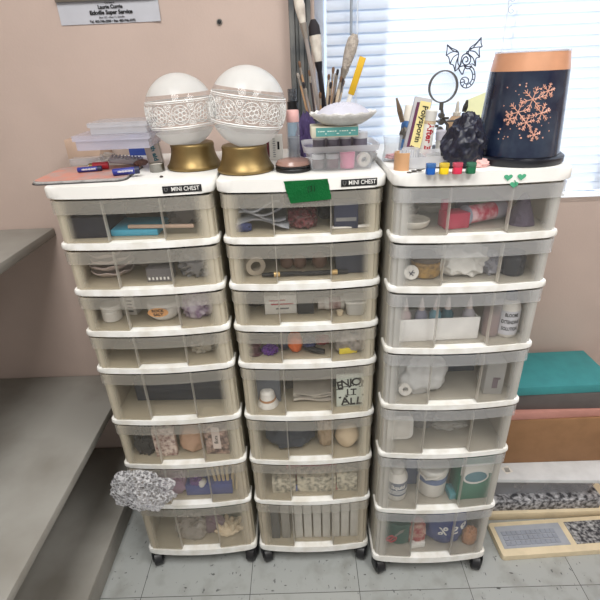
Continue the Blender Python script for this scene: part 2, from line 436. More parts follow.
def chest(x, y, rz, zs, label, front, deep, lip, tub, side):
    r = thing('drawer_chest', label, 'drawer chest', (x, y, 0), rz, 'plastic drawer chests in a row')
    zl = zs[0]
    bm = BM(); add_prism(bm, front_outline(W + .004, DEP, -.002, .014), zl - LT_, zl, bevel=.0045); obj('lid', bm, WHITE, r)
    for s in (-1, 1):
        bm = BM(); add_box(bm, (s * (W / 2 - .006), .202, (zl - LT_ + .068) / 2), (.004, .355, zl - LT_ - .070)); 
        add_box(bm, (s * (W / 2 - .0075), .026, (zl - LT_ + .068) / 2), (.006, .012, zl - LT_ - .070)); obj('side_panel', bm, side, r, smooth=False)
    bm = BM(); add_box(bm, (0, .378, (zl - LT_ + .068) / 2), (W - .012, .004, zl - LT_ - .070)); obj('back_panel', bm, side, r, smooth=False)
    for z in zs[1:-1]:
        bm = BM(); add_prism(bm, front_outline(W, .05), z - RT_, z, bevel=.004); obj('rail', bm, RAILW, r)
    bm = BM(); add_prism(bm, front_outline(W, DEP), zs[-1] - .024, zs[-1], bevel=.004); obj('base', bm, RAILW, r)
    for k, z in enumerate(zs[1:]):
        drawer(r, z, zs[k] - (LT_ if k == 0 else RT_), front if k < 4 else deep if k < 6 or zs is Z3 else FRONTX, lip, tub)
    for cx, cy, q in ((-.155, .018, .35), (.157, .018, -.3), (-.145, .35, .2), (.145, .35, .1)): caster(r, cx, cy, q)
    CH.append((r, zs, Matrix.Translation((x, y, 0)) @ Matrix.Rotation(rz, 4, 'Z'))); return r
c1 = chest(-.359, .0009, .0163, Z12, 'cream plastic chest of eight clear drawers, left of three, against the pink wall', FRONT, FRONTD, LIP, TUB, CREAM)
c2 = chest(0, 0, 0, Z12, 'cream plastic chest of eight clear drawers, middle of three, green tape on its lid', FRONT, FRONTD, LIP, TUB, CREAM)
c3 = chest(.3575, -.0464, .004, Z3, 'cream plastic chest of seven clear drawers, right of three, with shamrock sticker', FRONTW, FRONTWD, LIPW, TUBW, CREAMW)

def local(ch, p): return CH[ch][2].inverted() @ Vector(p)
def on_lid_front(ch, px, py):
    """local point on the bowed front edge of a chest's lid"""
    inv = CH[ch][2].inverted(); o = inv @ CAM; d = inv.to_3x3() @ ray(px, py)
    y = -.01
    for _ in range(6):
        t = (y - o.y) / d.y; p = o + d * t; y = bow(p.x, W + .004) - .002
    return p
for ch, a, b in ((0, (162.5, 189.5), (201.5, 186.0)), (1, (341, 185.5), (377, 182.0))):
    p, q = on_lid_front(ch, *a), on_lid_front(ch, *b); mid = (p + q) / 2; ang = math.atan2(q.y - p.y, q.x - p.x); L_ = (q - p).length
    bm = BM(); add_box(bm, (0, 0, 0), (L_, .0012, .0145), bevel=.0004)
    pl = obj('name_plate', bm, BLACK, CH[ch][0]); pl.location = mid + Vector((0, -.0012, 0)); pl.location.z = CH[ch][1][0] - .0125; pl.rotation_euler = (0, 0, ang); pl['label'] = 'small black plate with white capitals'
    lettering('MINI CHEST', .0122, WHITE, pl, (.0065, -.0007, 0), bold=.005, wide=.88)
    bm = BM()
    for s in (-1, 1): add_tube(bm, [(s * .0005, 0, -.004), (s * .003, 0, 0), (s * .0035, 0, .003), (s * .001, 0, .003)], .0006, 5)
    e = obj('emblem', bm, GREY, pl); e.location = (-L_ / 2 + .007, -.0009, 0)
# green tape on the middle chest
TAPE = mat('green_tape', (0, 128, 62), .6, bump=.3, bscale=260, var=.2)
quad = [(283.5, 181.2), (328, 178.6), (331.5, 199.0), (290.5, 203.3)]
bm = BM(); NU, NV = 18, 10; grid = []
for j in range(NV + 1):
    row = []
    for i in range(NU + 1):
        u, v = i / NU, j / NV
        px = (quad[0][0] * (1 - u) + quad[1][0] * u) * (1 - v) + (quad[3][0] * (1 - u) + quad[2][0] * u) * v + (random.uniform(-.5, .5) if i in (0, NU) else 0)
        py = (quad[0][1] * (1 - u) + quad[1][1] * u) * (1 - v) + (quad[3][1] * (1 - u) + quad[2][1] * u) * v
        p = on_lid_front(1, px, py); p.y -= .0016 + .0006 * noise.noise(Vector((u * 5, v * 5, 0)))
        row.append(bm.verts.new(p))
    grid.append(row)
for j in range(NV):
    for i in range(NU): bm.faces.new((grid[j][i], grid[j + 1][i], grid[j + 1][i + 1], grid[j][i + 1]))
bmesh.ops.solidify(bm, geom=bm.faces[:], thickness=.0004)
tp = obj('tape_strip', bm, TAPE, c2); tp['label'] = 'green tape marked 31 in brackets'
q = on_lid_front(1, 311.5, 188.5)
lettering('(31', .017, INK, tp, (q.x, q.y - .0034, q.z), bold=-.012, wide=.8)
# shamrock sticker on the right chest
st_c = on_lid_front(2, 514.5, 180)
bm = BM()
for a, (ox, oz) in ((0, (-.0135, .006)), (0, (.0125, .006)), (PI, (0, -.0085))):
    pts = []
    for k in range(20):
        t = 2 * PI * k / 20; hx = .62 * (math.sin(t) ** 3); hz = (.8125 * math.cos(t) - .3125 * math.cos(2 * t) - .125 * math.cos(3 * t) - .0625 * math.cos(4 * t)) * .55
        r_ = .0125; pts.append((ox + hx * r_ * 1.1, oz + hz * r_))
    add_prism(bm, pts, 0, .0005)
add_tube(bm, [(0, 0, .0003), (.002, -.004, .0003), (.006, -.012, .0003)], .0009, 5)
sh = obj('shamrock_sticker', bm, mat('sticker_green', (78, 168, 128), .5), c3, smooth=False); sh.location = st_c + Vector((0, -.001, 0)); sh.rotation_euler = (PI / 2, 0, math.atan2(.014 * 8 * .14 / .35 , 1) * .5)
sh['label'] = 'three-leaf green shamrock sticker'

# ------------------------------------------------------------------ things on the three lids
ZA, ZC = Z12[0], Z3[0]
def one(name, label, cat, bm, m, loc, rotz=0, group=None, smooth=None):
    return tag(obj(name, bm, m, None, smooth), label, cat, group, loc, rotz)

LACE = mat('etched_white', (238, 238, 236), .5)
FROST = milky('frosted_white_glass', (240, 240, 238), .06, .5, .3, .05)
def globe_lamp(label, base_px, cen_px, R, tilt, seed):
    b = onz(*base_px, ZA); rb = .060; b.y += rb
    t = thing('globe_lamp', label, 'lamp', b, 0, 'frosted globe lamps')
    bm = BM(); add_lathe(bm, [(0, 0), (.060, 0), (.0635, .003), (.0635, .007), (.0590, .012), (.054, .022), (.0505, .034), (.0490, .046), (.0500, .052), (.0480, .056), (.044, .057), (0, .052)], 48)
    obj('base', bm, GOLD, t, 50)
    c = ony(*cen_px, b.y); L_ = c - Vector(b)
    def piece(name, bm, m, par=t, sm=60):
        o = obj(name, bm, m, par, sm)
        if par is t: o.location = L_; o.rotation_euler = (0, tilt, 0)
        return o
    def cap(z0, z1, r, n=14, close=True):
        a0, a1 = math.asin(max(-1, z0)), math.asin(min(1, z1))
        return [(r * R * math.cos(a0 + (a1 - a0) * k / n) if abs(math.sin(a0 + (a1 - a0) * k / n)) < .99999 else 0, r * R * math.sin(a0 + (a1 - a0) * k / n)) for k in range(n + 1)]
    bm = BM(); add_lathe(bm, cap(-.9, .5, .997, 20), 56); piece('glass_globe', bm, GLASS)
    bm = BM(); add_lathe(bm, cap(.47, 1, 1.0), 56); piece('frosted_top', bm, FROST)
    bm = BM(); add_lathe(bm, cap(-1, -.53, 1.0), 56); piece('frosted_bottom', bm, FROST)
    def S(lon, lat, k=1.004): return (k * R * math.cos(lat) * math.sin(lon), -k * R * math.cos(lat) * math.cos(lon), k * R * math.sin(lat))
    bm = BM()
    for la, w in ((.31, .0014), (.265, .0007), (-.36, .0014), (-.41, .0010)):
        add_tube(bm, [S(2 * PI * k / 64, la) for k in range(65)], w, 5, cap=False)
    rr = random.Random(seed); n = 10
    for q in range(n):
        lo, la = 2 * PI * q / n + .2, -.045
        def ring(cx, cy, rad, w, a0=0, a1=2 * PI, m=18): add_tube(bm, [S(lo + cx + rad * math.cos(a0 + (a1 - a0) * k / m), la + cy + rad * math.sin(a0 + (a1 - a0) * k / m)) for k in range(m + 1)], w, 4, cap=False)
        ring(0, 0, .245, 0.00066, m=28); ring(0, 0, .06, 0.00073, m=12)
        for p in range(6):
            a = p * PI / 3 + .3
            ring(.115 * math.cos(a), .115 * math.sin(a), .055, 0.00059, m=10)
            ring(.19 * math.cos(a + .5), .19 * math.sin(a + .5), .035, 0.00053, m=8)
        for sy in (-1, 1):
            ring(.314, sy * .19, .075, 0.00059, m=12); ring(.314, sy * .19, .03, 0.00066, m=8)
            ring(.314, sy * .06, .05, 0.00053, m=10)
            ring(.24, sy * .235, .028, 0.00053, m=8); ring(.39, sy * .235, .028, 0.00053, m=8)
    piece('etched_band', bm, LACE)
    return t
globe_lamp('white glass globe lamp on gold base standing on the left chest', (190, 172.3), (181, 111), .0775, -.05, 3)
globe_lamp('white glass globe lamp on gold base standing on the middle chest', (243.5, 176), (247.8, 107.5), .0805, .15, 5)

# ---- left chest lid
p = onz(112, 181, ZA)
bm = BM()
def rrect(w, d, r, n=6):
    o = []
    for cx, cy, a in ((w / 2 - r, d / 2 - r, 0), (-w / 2 + r, d / 2 - r, PI / 2), (-w / 2 + r, -d / 2 + r, PI), (w / 2 - r, -d / 2 + r, 1.5 * PI)):
        for k in range(n + 1): o.append((cx + r * math.cos(a + k * PI / 2 / n), cy + r * math.sin(a + k * PI / 2 / n)))
    return o
t = thing('magazine', 'pinkish magazine with grey edge lying under the blue marker pens', 'magazine', (-.475, .105, ZA), .05)
bm = BM(); add_prism(bm, rrect(.20, .17, .02), 0, .0025, bevel=.0006); obj('back_cover', bm, mat('dark_edge', (62, 60, 62), .5), t)
bm = BM(); add_prism(bm, rrect(.196, .166, .02), .0025, .0055); obj('pages', bm, mat('grey_pages', (170, 168, 166), .6, scale=90, var=.4), t)
bm = BM(); add_prism(bm, rrect(.196, .158, .02), .0055, .0064); o = obj('front_cover', bm, mat('salmon_cover', (196, 132, 116), .4, scale=30, dark=(170, 150, 146)), t); o.location = (0, .005, 0)
ZM = ZA + .0066
def marker(label, a, b, r, col):
    """a pen lying between two pixels on the magazine"""
    A_, B_ = onz(*a, ZM + r), onz(*b, ZM + r); L_ = (B_ - A_).length; ang = math.atan2(B_.y - A_.y, B_.x - A_.x)
    t = thing('marker_pen', label, 'pen', ((A_.x + B_.x) / 2, (A_.y + B_.y) / 2, ZM), ang, 'blue marker pens')
    X = Matrix.Translation((0, 0, r)) @ Matrix.Rotation(PI / 2, 4, 'Y')
    bm = BM(); add_lathe(bm, [(0, -L_ / 2), (r * .85, -L_ / 2), (r, -L_ / 2 + .002), (r, L_ / 2 * .62), (0, L_ / 2 * .62)], 18, X); obj('barrel', bm, col, t)
    bm = BM(); add_lathe(bm, [(0, L_ / 2 * .63), (r * 1.06, L_ / 2 * .63), (r * 1.06, L_ / 2 - .001), (r * .9, L_ / 2), (0, L_ / 2)], 18, X); obj('cap', bm, NAVY, t)
    bm = BM()
    for k in range(15):
        x = -L_ * .30 + k * L_ * .038
        add_box(bm, (x, -r * 1.0, r * 1.15), (L_ * .024, .0006, .0022 + .0008 * ((k * 7) % 3)))
    obj('printed_line', bm, PAPER, t)
BLUEPEN = mat('blue_pen', (34, 44, 128), .35)
marker('blue marker pen nearer the middle of the magazine, larger of two', (112.5, 172.5), (139.5, 169.8), .0075, BLUEPEN)
marker('slimmer blue marker pen at the left of the magazine, next to the red lipstick', (77.5, 170.2), (102, 168.2), .0058, BLUEPEN)
p = onz(104, 166.5, ZM + .008)
bm = BM(); X = Matrix.Rotation(PI / 2, 4, 'Y') @ Matrix.Identity(4)
t = thing('lipstick', 'red lipstick tube lying behind the slimmer blue marker pen', 'lipstick', (p.x - .006, p.y + .010, ZM), .2)
add_lathe(bm, [(0, -.022), (.0082, -.022), (.0085, -.02), (.0085, .012), (0, .012)], 16, Matrix.Translation((0, 0, .0085)) @ X); obj('case', bm, RED, t)
bm = BM(); add_lathe(bm, [(0, -.03), (.007, -.03), (.007, -.0222), (0, -.0222)], 16, Matrix.Translation((0, 0, .0085)) @ X); obj('gold_ring', bm, GOLD, t)
# pile behind the pens
RIBGREY = milky('grey_blister', (186, 188, 196), .42, .3, .2, .12)
def ribbed_pack(label, px, py, w, d, h, rz, ry, dz=0):
    p = onz(px, py, ZM); t = thing('blister_pack', label, 'pack', (p.x, p.y + d / 2, ZM + dz), rz, 'ribbed blister packs')
    R_ = Matrix.Rotation(ry, 3, 'Y')
    bm = BM(); add_box(bm, (0, 0, h / 2 + abs(math.sin(ry)) * w / 2), (w, d, h), R_, bevel=.002); obj('tray', bm, RIBGREY, t)
    bm = BM()
    for k in range(9):
        v = add_box(bm, (0, 0, 0), (w * .05, d * .86, .004), None, bevel=.0012)
        for q in v: q.co = R_ @ (q.co + Vector((-w * .42 + k * w * .105, 0, h / 2 + .001))) + Vector((0, 0, h / 2 + abs(math.sin(ry)) * w / 2))
    obj('ribs', bm, RIBGREY, t)
ribbed_pack('grey ribbed blister pack right behind the larger blue marker pen', 124, 167.2, .075, .05, .012, .25, .16)
ribbed_pack('grey ribbed blister pack lying tilted upon the other, below the clear boxes', 131, 162, .082, .055, .014, .1, .14, .030)
def plain_box(name, label, cat, px0, px1, py, h, d, z, m, rz=0, bev=.0015, grp=None, back=0):
    a, b = onz(px0, py, z), onz(px1, py, z); w = (b - a).length; c = (a + b) / 2
    bm = BM(); add_box(bm, (0, 0, h / 2), (w, d, h), None, bev)
    return one(name, label, cat, bm, m, (c.x, c.y + d / 2 + back, z), rz, grp), w
p = onz(90, 163, ZM)
plain_box('carton', 'beige carton at far left under the clear boxes', 'box', 70, 99, 158.5, .0485, .09, ZM, mat('beige_carton', (186, 160, 142), .7), .04)
plain_box('plastic_case', 'clear flat case lying before the beige carton', 'box', 72, 99, 165.5, .016, .035, ZM, CLEARF, .06)
plain_box('carton', 'dark blue carton behind the grey blister packs', 'box', 131, 153, 155.5, .0545, .035, ZA, BLUE, -.1)
bm = BM(); add_blob(bm, (.017, .010, .008), .25, 6, 4, 3)
p = onz(139, 166.5, ZM); one('pine_cone', 'small brown scaly cone right of the blister packs', 'cone', bm, mat('brown_scaly', (122, 92, 82), .7, bump=.5, bscale=160), (p.x + .002, p.y + .012, ZM), .6)
bm = BM(); add_blob(bm, (.022, .022, .011), .4, 3, 9, 3)
p = onz(100, 163, ZM); one('crumpled_wrapper', 'crumpled clear wrapper between carton and blister pack', 'wrapper', bm, BAG, (p.x + .010, p.y + .028, ZM), 0)
# two compartment boxes
def compart(label, px0, px1, py, z, h, d, n, m, rz=0, back=0):
    a, b = onz(px0, py, z), onz(px1, py, z); w = (b - a).length; c = (a + b) / 2
    t = thing('compartment_box', label, 'storage box', (c.x, c.y + d / 2 + back, z), rz, 'stacked clear compartment boxes')
    th = .0022; hl = h * .30
    bm = BM(); add_box(bm, (0, 0, th / 2), (w * .94, d * .94, th))
    for s in (-1, 1): add_box(bm, (s * (w * .47 - th / 2), 0, (h - hl) / 2), (th, d * .94, h - hl)); add_box(bm, (0, s * (d * .47 - th / 2), (h - hl) / 2), (w * .94, th, h - hl))
    obj('tray', bm, m, t, smooth=False)
    bm = BM()
    for k in range(1, n): add_box(bm, (-w * .47 + w * .94 * k / n, 0, (h - hl) / 2 + .001), (th, d * .90, h - hl - .004))
    obj('dividers', bm, m, t, smooth=False)
    bm = BM(); add_box(bm, (0, 0, h - th / 2), (w, d, th), None, .0008)
    for s in (-1, 1): add_box(bm, (s * (w / 2 - th / 2), 0, h - hl / 2 - th), (th, d, hl)); add_box(bm, (0, s * (d / 2 - th / 2), h - hl / 2 - th), (w, th, hl))
    obj('hinged_lid', bm, m, t, smooth=False)
zb = ZA + .0555
compart('wide clear lilac compartment box, lower one, under the smaller box', 80, 147, 149.5, zb, .031, .115, 4, LILAC, .03, -.004)
compart('smaller clear compartment box stacked upon the wide lilac one', 93, 143, 134, zb + .0315, .024, .10, 3, CLEARF, .05)
# leaning card pack with lettering
p = onz(150.5, 168.5, ZA)
t = thing('card_packet', 'pale card packet with teal lettering leaning beside left globe lamp', 'packet', (p.x + .004, p.y + .030, ZA), -.12)
R_ = Matrix.Rotation(-.20, 3, 'Y') @ Matrix.Rotation(-.18, 3, 'X')
bm = BM(); add_box(bm, (0, 0, .040), (.036, .012, .072), R_, .001); o = obj('packet', bm, mat('pale_card', (208, 196, 186), .6), t)
e = Matrix.Rotation(-.20, 3, 'Y') @ Matrix.Rotation(-.18, 3, 'X')
TEALINK = mat('teal_ink', (20, 116, 130), .5)
er = (e @ Matrix.Rotation(PI / 2, 3, 'X') @ Matrix.Rotation(-PI / 2, 3, 'Z')).to_euler()
lettering('Tooth aid', .0155, TEALINK, t, Vector((0, 0, .040)) + e @ Vector((.004, -.0064, .002)), er, .03)
p = onz(155.5, 172.8, ZA)
t = thing('tea_light', 'small silver metal cup candle in front of the pale card packet', 'candle', (p.x, p.y + .017, ZA))
bm = BM(); add_lathe(bm, [(0, 0), (.0160, 0), (.0170, .001), (.0170, .017), (.0176, .018), (.0162, .018), (.0158, .014), (0, .014)], 28); obj('metal_cup', bm, STEEL, t)
bm = BM(); add_lathe(bm, [(0, .0142), (.0155, .0142), (.015, .0155), (0, .0152)], 24); obj('wax', bm, OFFW, t)
bm = BM(); add_blob(bm, (.004, .003, .0022), .3, 3, 2, 2); p = onz(161.5, 177.5, ZA); one('pebble', 'tiny dark crumb before the silver candle on the left lid', 'crumb', bm, DARKBROWN, (p.x, p.y, ZA))

# ---- middle chest lid
def bottle(name, label, cat, px, py, prof, m, z=ZA, dy=0, parts=(), rz=0, seg=26, grp=None):
    p = onz(px, py, z); r = max(q[0] for q in prof)
    t = thing(name, label, cat, (p.x, p.y + r + dy, z), rz, grp)
    bm = BM(); add_lathe(bm, prof, seg); obj('body', bm, m, t)
    for pn, pr, pm in parts:
        bm = BM(); add_lathe(bm, pr, seg); obj(pn, bm, pm, t)
    return t
PINKCAP = mat('pale_pink', (226, 178, 174), .45)
t = bottle('cosmetic_bottle', 'clear slim bottle with pale pink cap beside right globe lamp', 'bottle', 294.5, 165, [(0, 0), (.0135, 0), (.0145, .002), (.0145, .088), (.013, .092), (0, .092)], CLEAR,
           parts=[('cap', [(0, .0925), (.0138, .0925), (.0143, .094), (.0143, .115), (.0135, .117), (0, .117)], PINKCAP), ('liquid', [(0, .002), (.0125, .002), (.0125, .060), (0, .060)], milky('grey_liquid', (150, 150, 158), .5, .3)), ('blue_label', [(0, .004), (.0130, .004), (.0130, .012), (0, .012)], BLUE)])
t = bottle('spray_bottle', 'spray bottle with black nozzle and clear overcap behind the pink-capped bottle', 'bottle', 294.5, 151.5, [(0, 0), (.015, 0), (.016, .002), (.016, .093), (.012, .100), (0, .100)], milky('blue_bottle', (120, 176, 206), .3, .3), dy=.004,
           parts=[('collar', [(0, .1005), (.0145, .1005), (.0145, 0.1220), (.011, 0.1240), (0, 0.1240)], BLACK), ('nozzle', [(0, 0.1242), (.007, 0.1242), (.007, 0.1360), (0, 0.1360)], BLACK), ('overcap', [(.0118, 0.1240), (.0118, 0.1530), (0, 0.1535), (0, 0.1525), (.0106, 0.1520), (.0106, 0.1240)], milky('smoke_cap', (96, 102, 110), .55, .2, .1, 0.1300))])
plain_box('ointment_carton', 'upright white carton with black print behind the compact', 'box', 270.5, 283, 160, .058, .02, ZA, PAPER, 0)
o, w = plain_box('carton', 'small dark red carton between globe base and white carton', 'box', 262, 269.5, 158, .045, .02, ZA, mat('dark_red', (110, 40, 44), .5), 0)
b = bpy.data.objects['ointment_carton']
bm = BM(); add_box(bm, (.006, -.0104, .034), (.005, .0008, .018)); obj('printed_mark', bm, INK, b)
bm = BM()
for k in range(9): add_box(bm, (-.005 + (k % 2) * .0008, -.0104, .008 + k * .0052), (.006, .0008, .0016))
obj('printed_line', bm, mat('grey_ink', (120, 120, 124), .6), b)
p = onz(293.5, 174, ZA)
t = thing('powder_compact', 'round brown and black powder compact in front of pink-capped bottle', 'compact', (p.x, p.y + .040, ZA))
bm = BM(); add_lathe(bm, [(0, 0), (.036, 0), (.0395, .003), (.0395, .0065), (.038, .0085), (0, .0085)], 40); obj('base', bm, BLACK, t)
bm = BM(); add_lathe(bm, [(0, .0095), (.037, .0095), (.0395, .0105), (.0395, .0125), (.037, .0135), (0, .0135)], 40); obj('band', bm, BLACK, t)
bm = BM(); add_lathe(bm, [(0, .0137), (.038, .0137), (.0385, .016), (.034, .0225), (.022, .0250), (0, .0255)], 40); obj('lid', bm, mat('brown_gloss', (150, 118, 108), .22, scale=20), t)

# tub of paints with a soap box and lacy dish stacked on it
a, b = onz(309, 172, ZA), onz(371, 170, ZA); cx = (a.x + b.x) / 2; tw = (b - a).length
tub_y = a.y + .052
t = thing('plastic_tub', 'clear plastic tub filled with paint pots, a carton lying on top', 'tub', (cx + .002, tub_y, ZA), .03)
w, d, h = tw, .10, .052
def tapered_wall(bm, w0, d0, w1, d1, z0, z1, th, r):
    rings = []
    for (ww, dd, z) in ((w0, d0, z0), (w1, d1, z1), (w1 - 2 * th, d1 - 2 * th, z1), (w0 - 2 * th, d0 - 2 * th, z0 + th)):
        rings.append([bm.verts.new((x, y, z)) for x, y in rrect(ww, dd, r)])
    n = len(rings[0])
    for q in range(3):
        for i in range(n): j = (i + 1) % n; bm.faces.new((rings[q][i], rings[q][j], rings[q + 1][j], rings[q + 1][i]))
    bm.faces.new(rings[0][::-1]); bm.faces.new(rings[3])
bm = BM(); tapered_wall(bm, w, d, w * 1.14, d * 1.14, 0, h - .012, .002, .016); obj('body', bm, CLEAR, t, 40)
bm = BM(); tapered_wall(bm, w * 1.20, d * 1.22, w * 1.24, d * 1.26, h - .012, h, .0035, .02)
bm.faces.ensure_lookup_table()
for f in [f for f in bm.faces if len(f.verts) > 8]: bm.faces.remove(f)
obj('rim', bm, milky('tub_rim', (238, 238, 242), .5, .5), t, 40)
TUBC = Vector(t.location)
def pot(label, x, y, z, r, h, m, lid, name='paint_pot', grp='paint pots in the clear tub'):
    k = thing(name, label, 'paint pot', (TUBC.x + x, TUBC.y + y, ZA + z), 0, grp)
    bm = BM(); add_lathe(bm, [(0, 0), (r * .92, 0), (r * .95, h * .1), (r * .95, h * .66), (0, h * .66)], 22); obj('jar', bm, m, k)
    bm = BM(); add_lathe(bm, [(0, h * .67), (r, h * .67), (r, h * .97), (r * .94, h), (0, h)], 22); obj('lid', bm, lid, k)
BROWNJ = mat('brown_paint', (96, 66, 60), .5)
GREYLID = mat('grey_lid', (204, 206, 212), .35)
for x, y, m, n in ((-.047, -.026, BROWNJ, 'brown paint pot low at the left of the clear tub'), (-.016, -.026, mat('plum_paint', (110, 60, 72), .5), 'plum paint pot low in the clear tub, left of the pink pot'),):
    pot(n, x, y, .0025, .0135, .030, m, GREYLID)
pot('bright pink pot low in the middle of the clear tub', .016, -.030, .0025, .0165, .034, PINK, PINK)
bm = BM(); add_lathe(bm, [(.007, -.005), (.0145, -.005), (.0155, 0), (.0145, .005), (.007, .005), (.0062, 0)], 26, Matrix.Rotation(PI / 2 + .15, 4, 'X'), True)
one('ring_roll', 'white ring standing on edge at the right inside the clear tub', 'ring', bm, OFFW, (TUBC.x + .051, TUBC.y - .032, ZA + .0185), .25)
for i, (x, y) in enumerate(((-.045, -.022), (-.014, -.024), (.012, -.024), (.044, -.022))):
    pot(('first', 'second', 'third', 'fourth')[i] + ' white-lidded pot from the left in the row along the top of the clear tub', x, y, .037, (.014, .0135, .012, .016)[i], .0375, mat('pot_grey', (112, 108, 122), .4), GREYLID)
for x, y in ((-.04, .026), (.0, .028), (.038, .026)):
    bm = BM(); add_box(bm, (0, 0, .034), (.032, .034, .066), None, .004)
    one('paint_bottle', 'square grey bottle behind the pots in the clear tub', 'bottle', bm, mat('pot_dark2', (120, 112, 116), .5), (TUBC.x + x, TUBC.y + y, ZA + .0035), 0, 'square bottles at the back of the clear tub')
zb = ZA + .0755
a, b = onz(311.5, 138.6, zb), onz(359, 137.8, zb); w = (b - a).length
t = thing('soap_carton', 'teal and cream carton lying on the clear tub of paint pots', 'carton', ((a.x + b.x) / 2, a.y + .036, zb), .02)
bm = BM(); add_box(bm, (0, 0, .0100), (w, .066, .020), None, .001); obj('box', bm, mat('cream_carton', (196, 192, 174), .6), t)
bm = BM(); add_box(bm, (.004, -.0334, .0108), (w - .010, .0008, .016)); pn = obj('front_print', bm, mat('teal_print', (86, 150, 146), .5, scale=60), t)
bm = BM()
for k in range(16): add_box(bm, (-.032 + k * .0047, -.0340, .0120 - .0046 * (k % 5 == 3)), (.0026 + .001 * (k % 3), .0005, .0017))
obj('printed_line', bm, mat('pale_ink', (214, 226, 214), .6), pn)
# lacy dish
zd = zb + .0205
a, b = onz(309.5, 118, zd), onz(374.5, 117, zd)
c = (a + b) / 2; rw = (b - a).length / 2 * .885
t = thing('lacy_dish', 'round white dish with scalloped rim and quilted lid on the teal carton', 'dish', (c.x - .009, bpy.data.objects['soap_carton'].location.y - .002, zd), 0)
bm = BM(); n = 72
prof = [(0, .0), (.55, .0), (.72, .006), (.90, .014), (1.0, .021), (.985, .024), (.86, .021), (.6, .014), (0, .012)]
rings = []
for r, z in prof:
    if r == 0: rings.append([bm.verts.new((0, 0, z))]); continue
    rings.append([bm.verts.new((rw * r * (1 + (.022 * math.sin(16 * 2 * PI * i / n) if r > .8 else 0)) * math.cos(2 * PI * i / n), rw * .80 * r * math.sin(2 * PI * i / n), z + (.0014 * math.sin(16 * 2 * PI * i / n) if r > .8 else 0))) for i in range(n)])
for q in range(len(rings) - 1):
    A_, B_ = rings[q], rings[q + 1]
    for i in range(n):
        j = (i + 1) % n
        if len(A_) == 1: bm.faces.new((A_[0], B_[j], B_[i]))
        elif len(B_) == 1: bm.faces.new((A_[i], A_[j], B_[0]))
        else: bm.faces.new((A_[i], A_[j], B_[j], B_[i]))
obj('dish', bm, mat('white_dish', (216, 214, 212), .6, bump=.3, bscale=220), t, 60)
bm = BM()
def qf(u, v):
    a = 2 * PI * u; r = .80 * v; x, y = rw * r * math.cos(a), rw * .80 * r * math.sin(a)
    z = .022 + .014 * (1 - v ** 2.2) + (.0030 * abs(math.sin(x * 260 + y * 260)) + .0030 * abs(math.sin(x * 260 - y * 260))) * (1 - v ** 4)
    return Vector((x, y, z))
vs = [[bm.verts.new(qf(i / 64, j / 16)) for j in range(1, 17)] for i in range(64)]; c0 = bm.verts.new(qf(0, 0.001))
for i in range(64):
    k = (i + 1) % 64; bm.faces.new((c0, vs[i][0], vs[k][0]))
    for j in range(15): bm.faces.new((vs[i][j], vs[i][j + 1], vs[k][j + 1], vs[k][j]))
obj('quilted_lid', bm, mat('quilted_white', (184, 184, 196), .85), t, 60)

# jar of brushes
JB = onz(325, 155.5, ZA); JB.y += .03
t = thing('brush_jar', 'dark glass jar holding the artist brushes, behind the clear tub', 'jar', JB)
bm = BM(); add_lathe(bm, [(0, 0), (.033, 0), (.036, .004), (.036, .078), (.034, .082), (.0325, .078), (.0325, .005), (0, .005)], 30); obj('jar', bm, milky('dark_glass', (80, 84, 96), .3, .2, .1, .1), t)
WOODS = [mat('handle_wood', (176, 140, 106), .5), mat('handle_dark', (60, 50, 50), .4), mat('handle_grey', (150, 142, 138), .45), mat('handle_cream', (206, 188, 164), .5), mat('handle_black', (28, 26, 32), .35), mat('handle_white', (222, 220, 216), .4)]
BR = [mat('bristle_grey', (186, 176, 166), .9, bump=.6, bscale=300, scale=120, var=.35), mat('bristle_brown', (110, 84, 66), .9), mat('bristle_black', (44, 40, 44), .9), mat('bristle_white', (226, 220, 208), .9, dark=(180, 170, 160))]
FERR = mat('ferrule', (168, 160, 150), .35, .7)
SLOT = [-.012, .020, .002, -.020, .012, -.034, .027, -.027, .034, -.016, .008, -.004, .016, -.030, .030, -.023, .023]; SLOTS_USED = []
def brush(label, tip, foot, depth, ltip, rtip, lfer, rh, hm, bmx, name='paint_brush', top2=None, grp='brushes in the jar', fx=None):
    """a brush from the pixel of its bristle tip down into the jar mouth"""
    dy = SLOT[len(SLOTS_USED) % 17]; SLOTS_USED.append(1)
    T_ = ony(*tip, JB.y + dy * 1.25)
    F_ = Vector((JB.x + (fx if fx is not None else max(-.021, min(.021, (T_.x - JB.x - .012) * .27))), JB.y + dy * .62, ZA + .012 + .004 * (abs(dy) > .02)))
    d = (T_ - F_); L_ = d.length; u = d / L_
    t = thing(name, label, 'brush', F_, 0, grp)
    P = lambda s: u * s
    bm = BM(); add_tube(bm, [P(0), P(L_ * .25), P(L_ - ltip - lfer)], [rh * .6, rh, rh * .9], 8); obj('handle', bm, hm, t)
    bm = BM(); add_tube(bm, [P(L_ - ltip - lfer - .001), P(L_ - ltip)], [rh * .98, rtip * .75], 10); obj('ferrule', bm, FERR if hm is not WOODS[4] else WOODS[4], t)
    if bmx:
        bm = BM(); add_tube(bm, [P(L_ - ltip - .001), P(L_ - ltip * .75), P(L_ - ltip * .45), P(L_ - ltip * .15), P(L_)], [rtip * .62, rtip * .84, rtip * 1.03, rtip * .92, rtip * .42], 12); b_ = obj('bristles', bm, bmx, t)
        if top2:
            bm = BM(); add_tube(bm, [P(L_ - ltip * .36), P(L_ - ltip * .14), P(L_ + .001)], [rtip * 1.05, rtip * .95, rtip * .45], 12); obj('dark_tip', bm, top2, t)
brush('large white brush with a pale handle leaning furthest left, top cut by the picture', (297, -8), (.016, .0), .0, .060, .0115, .03, .005, WOODS[2], BR[3], fx=.006)
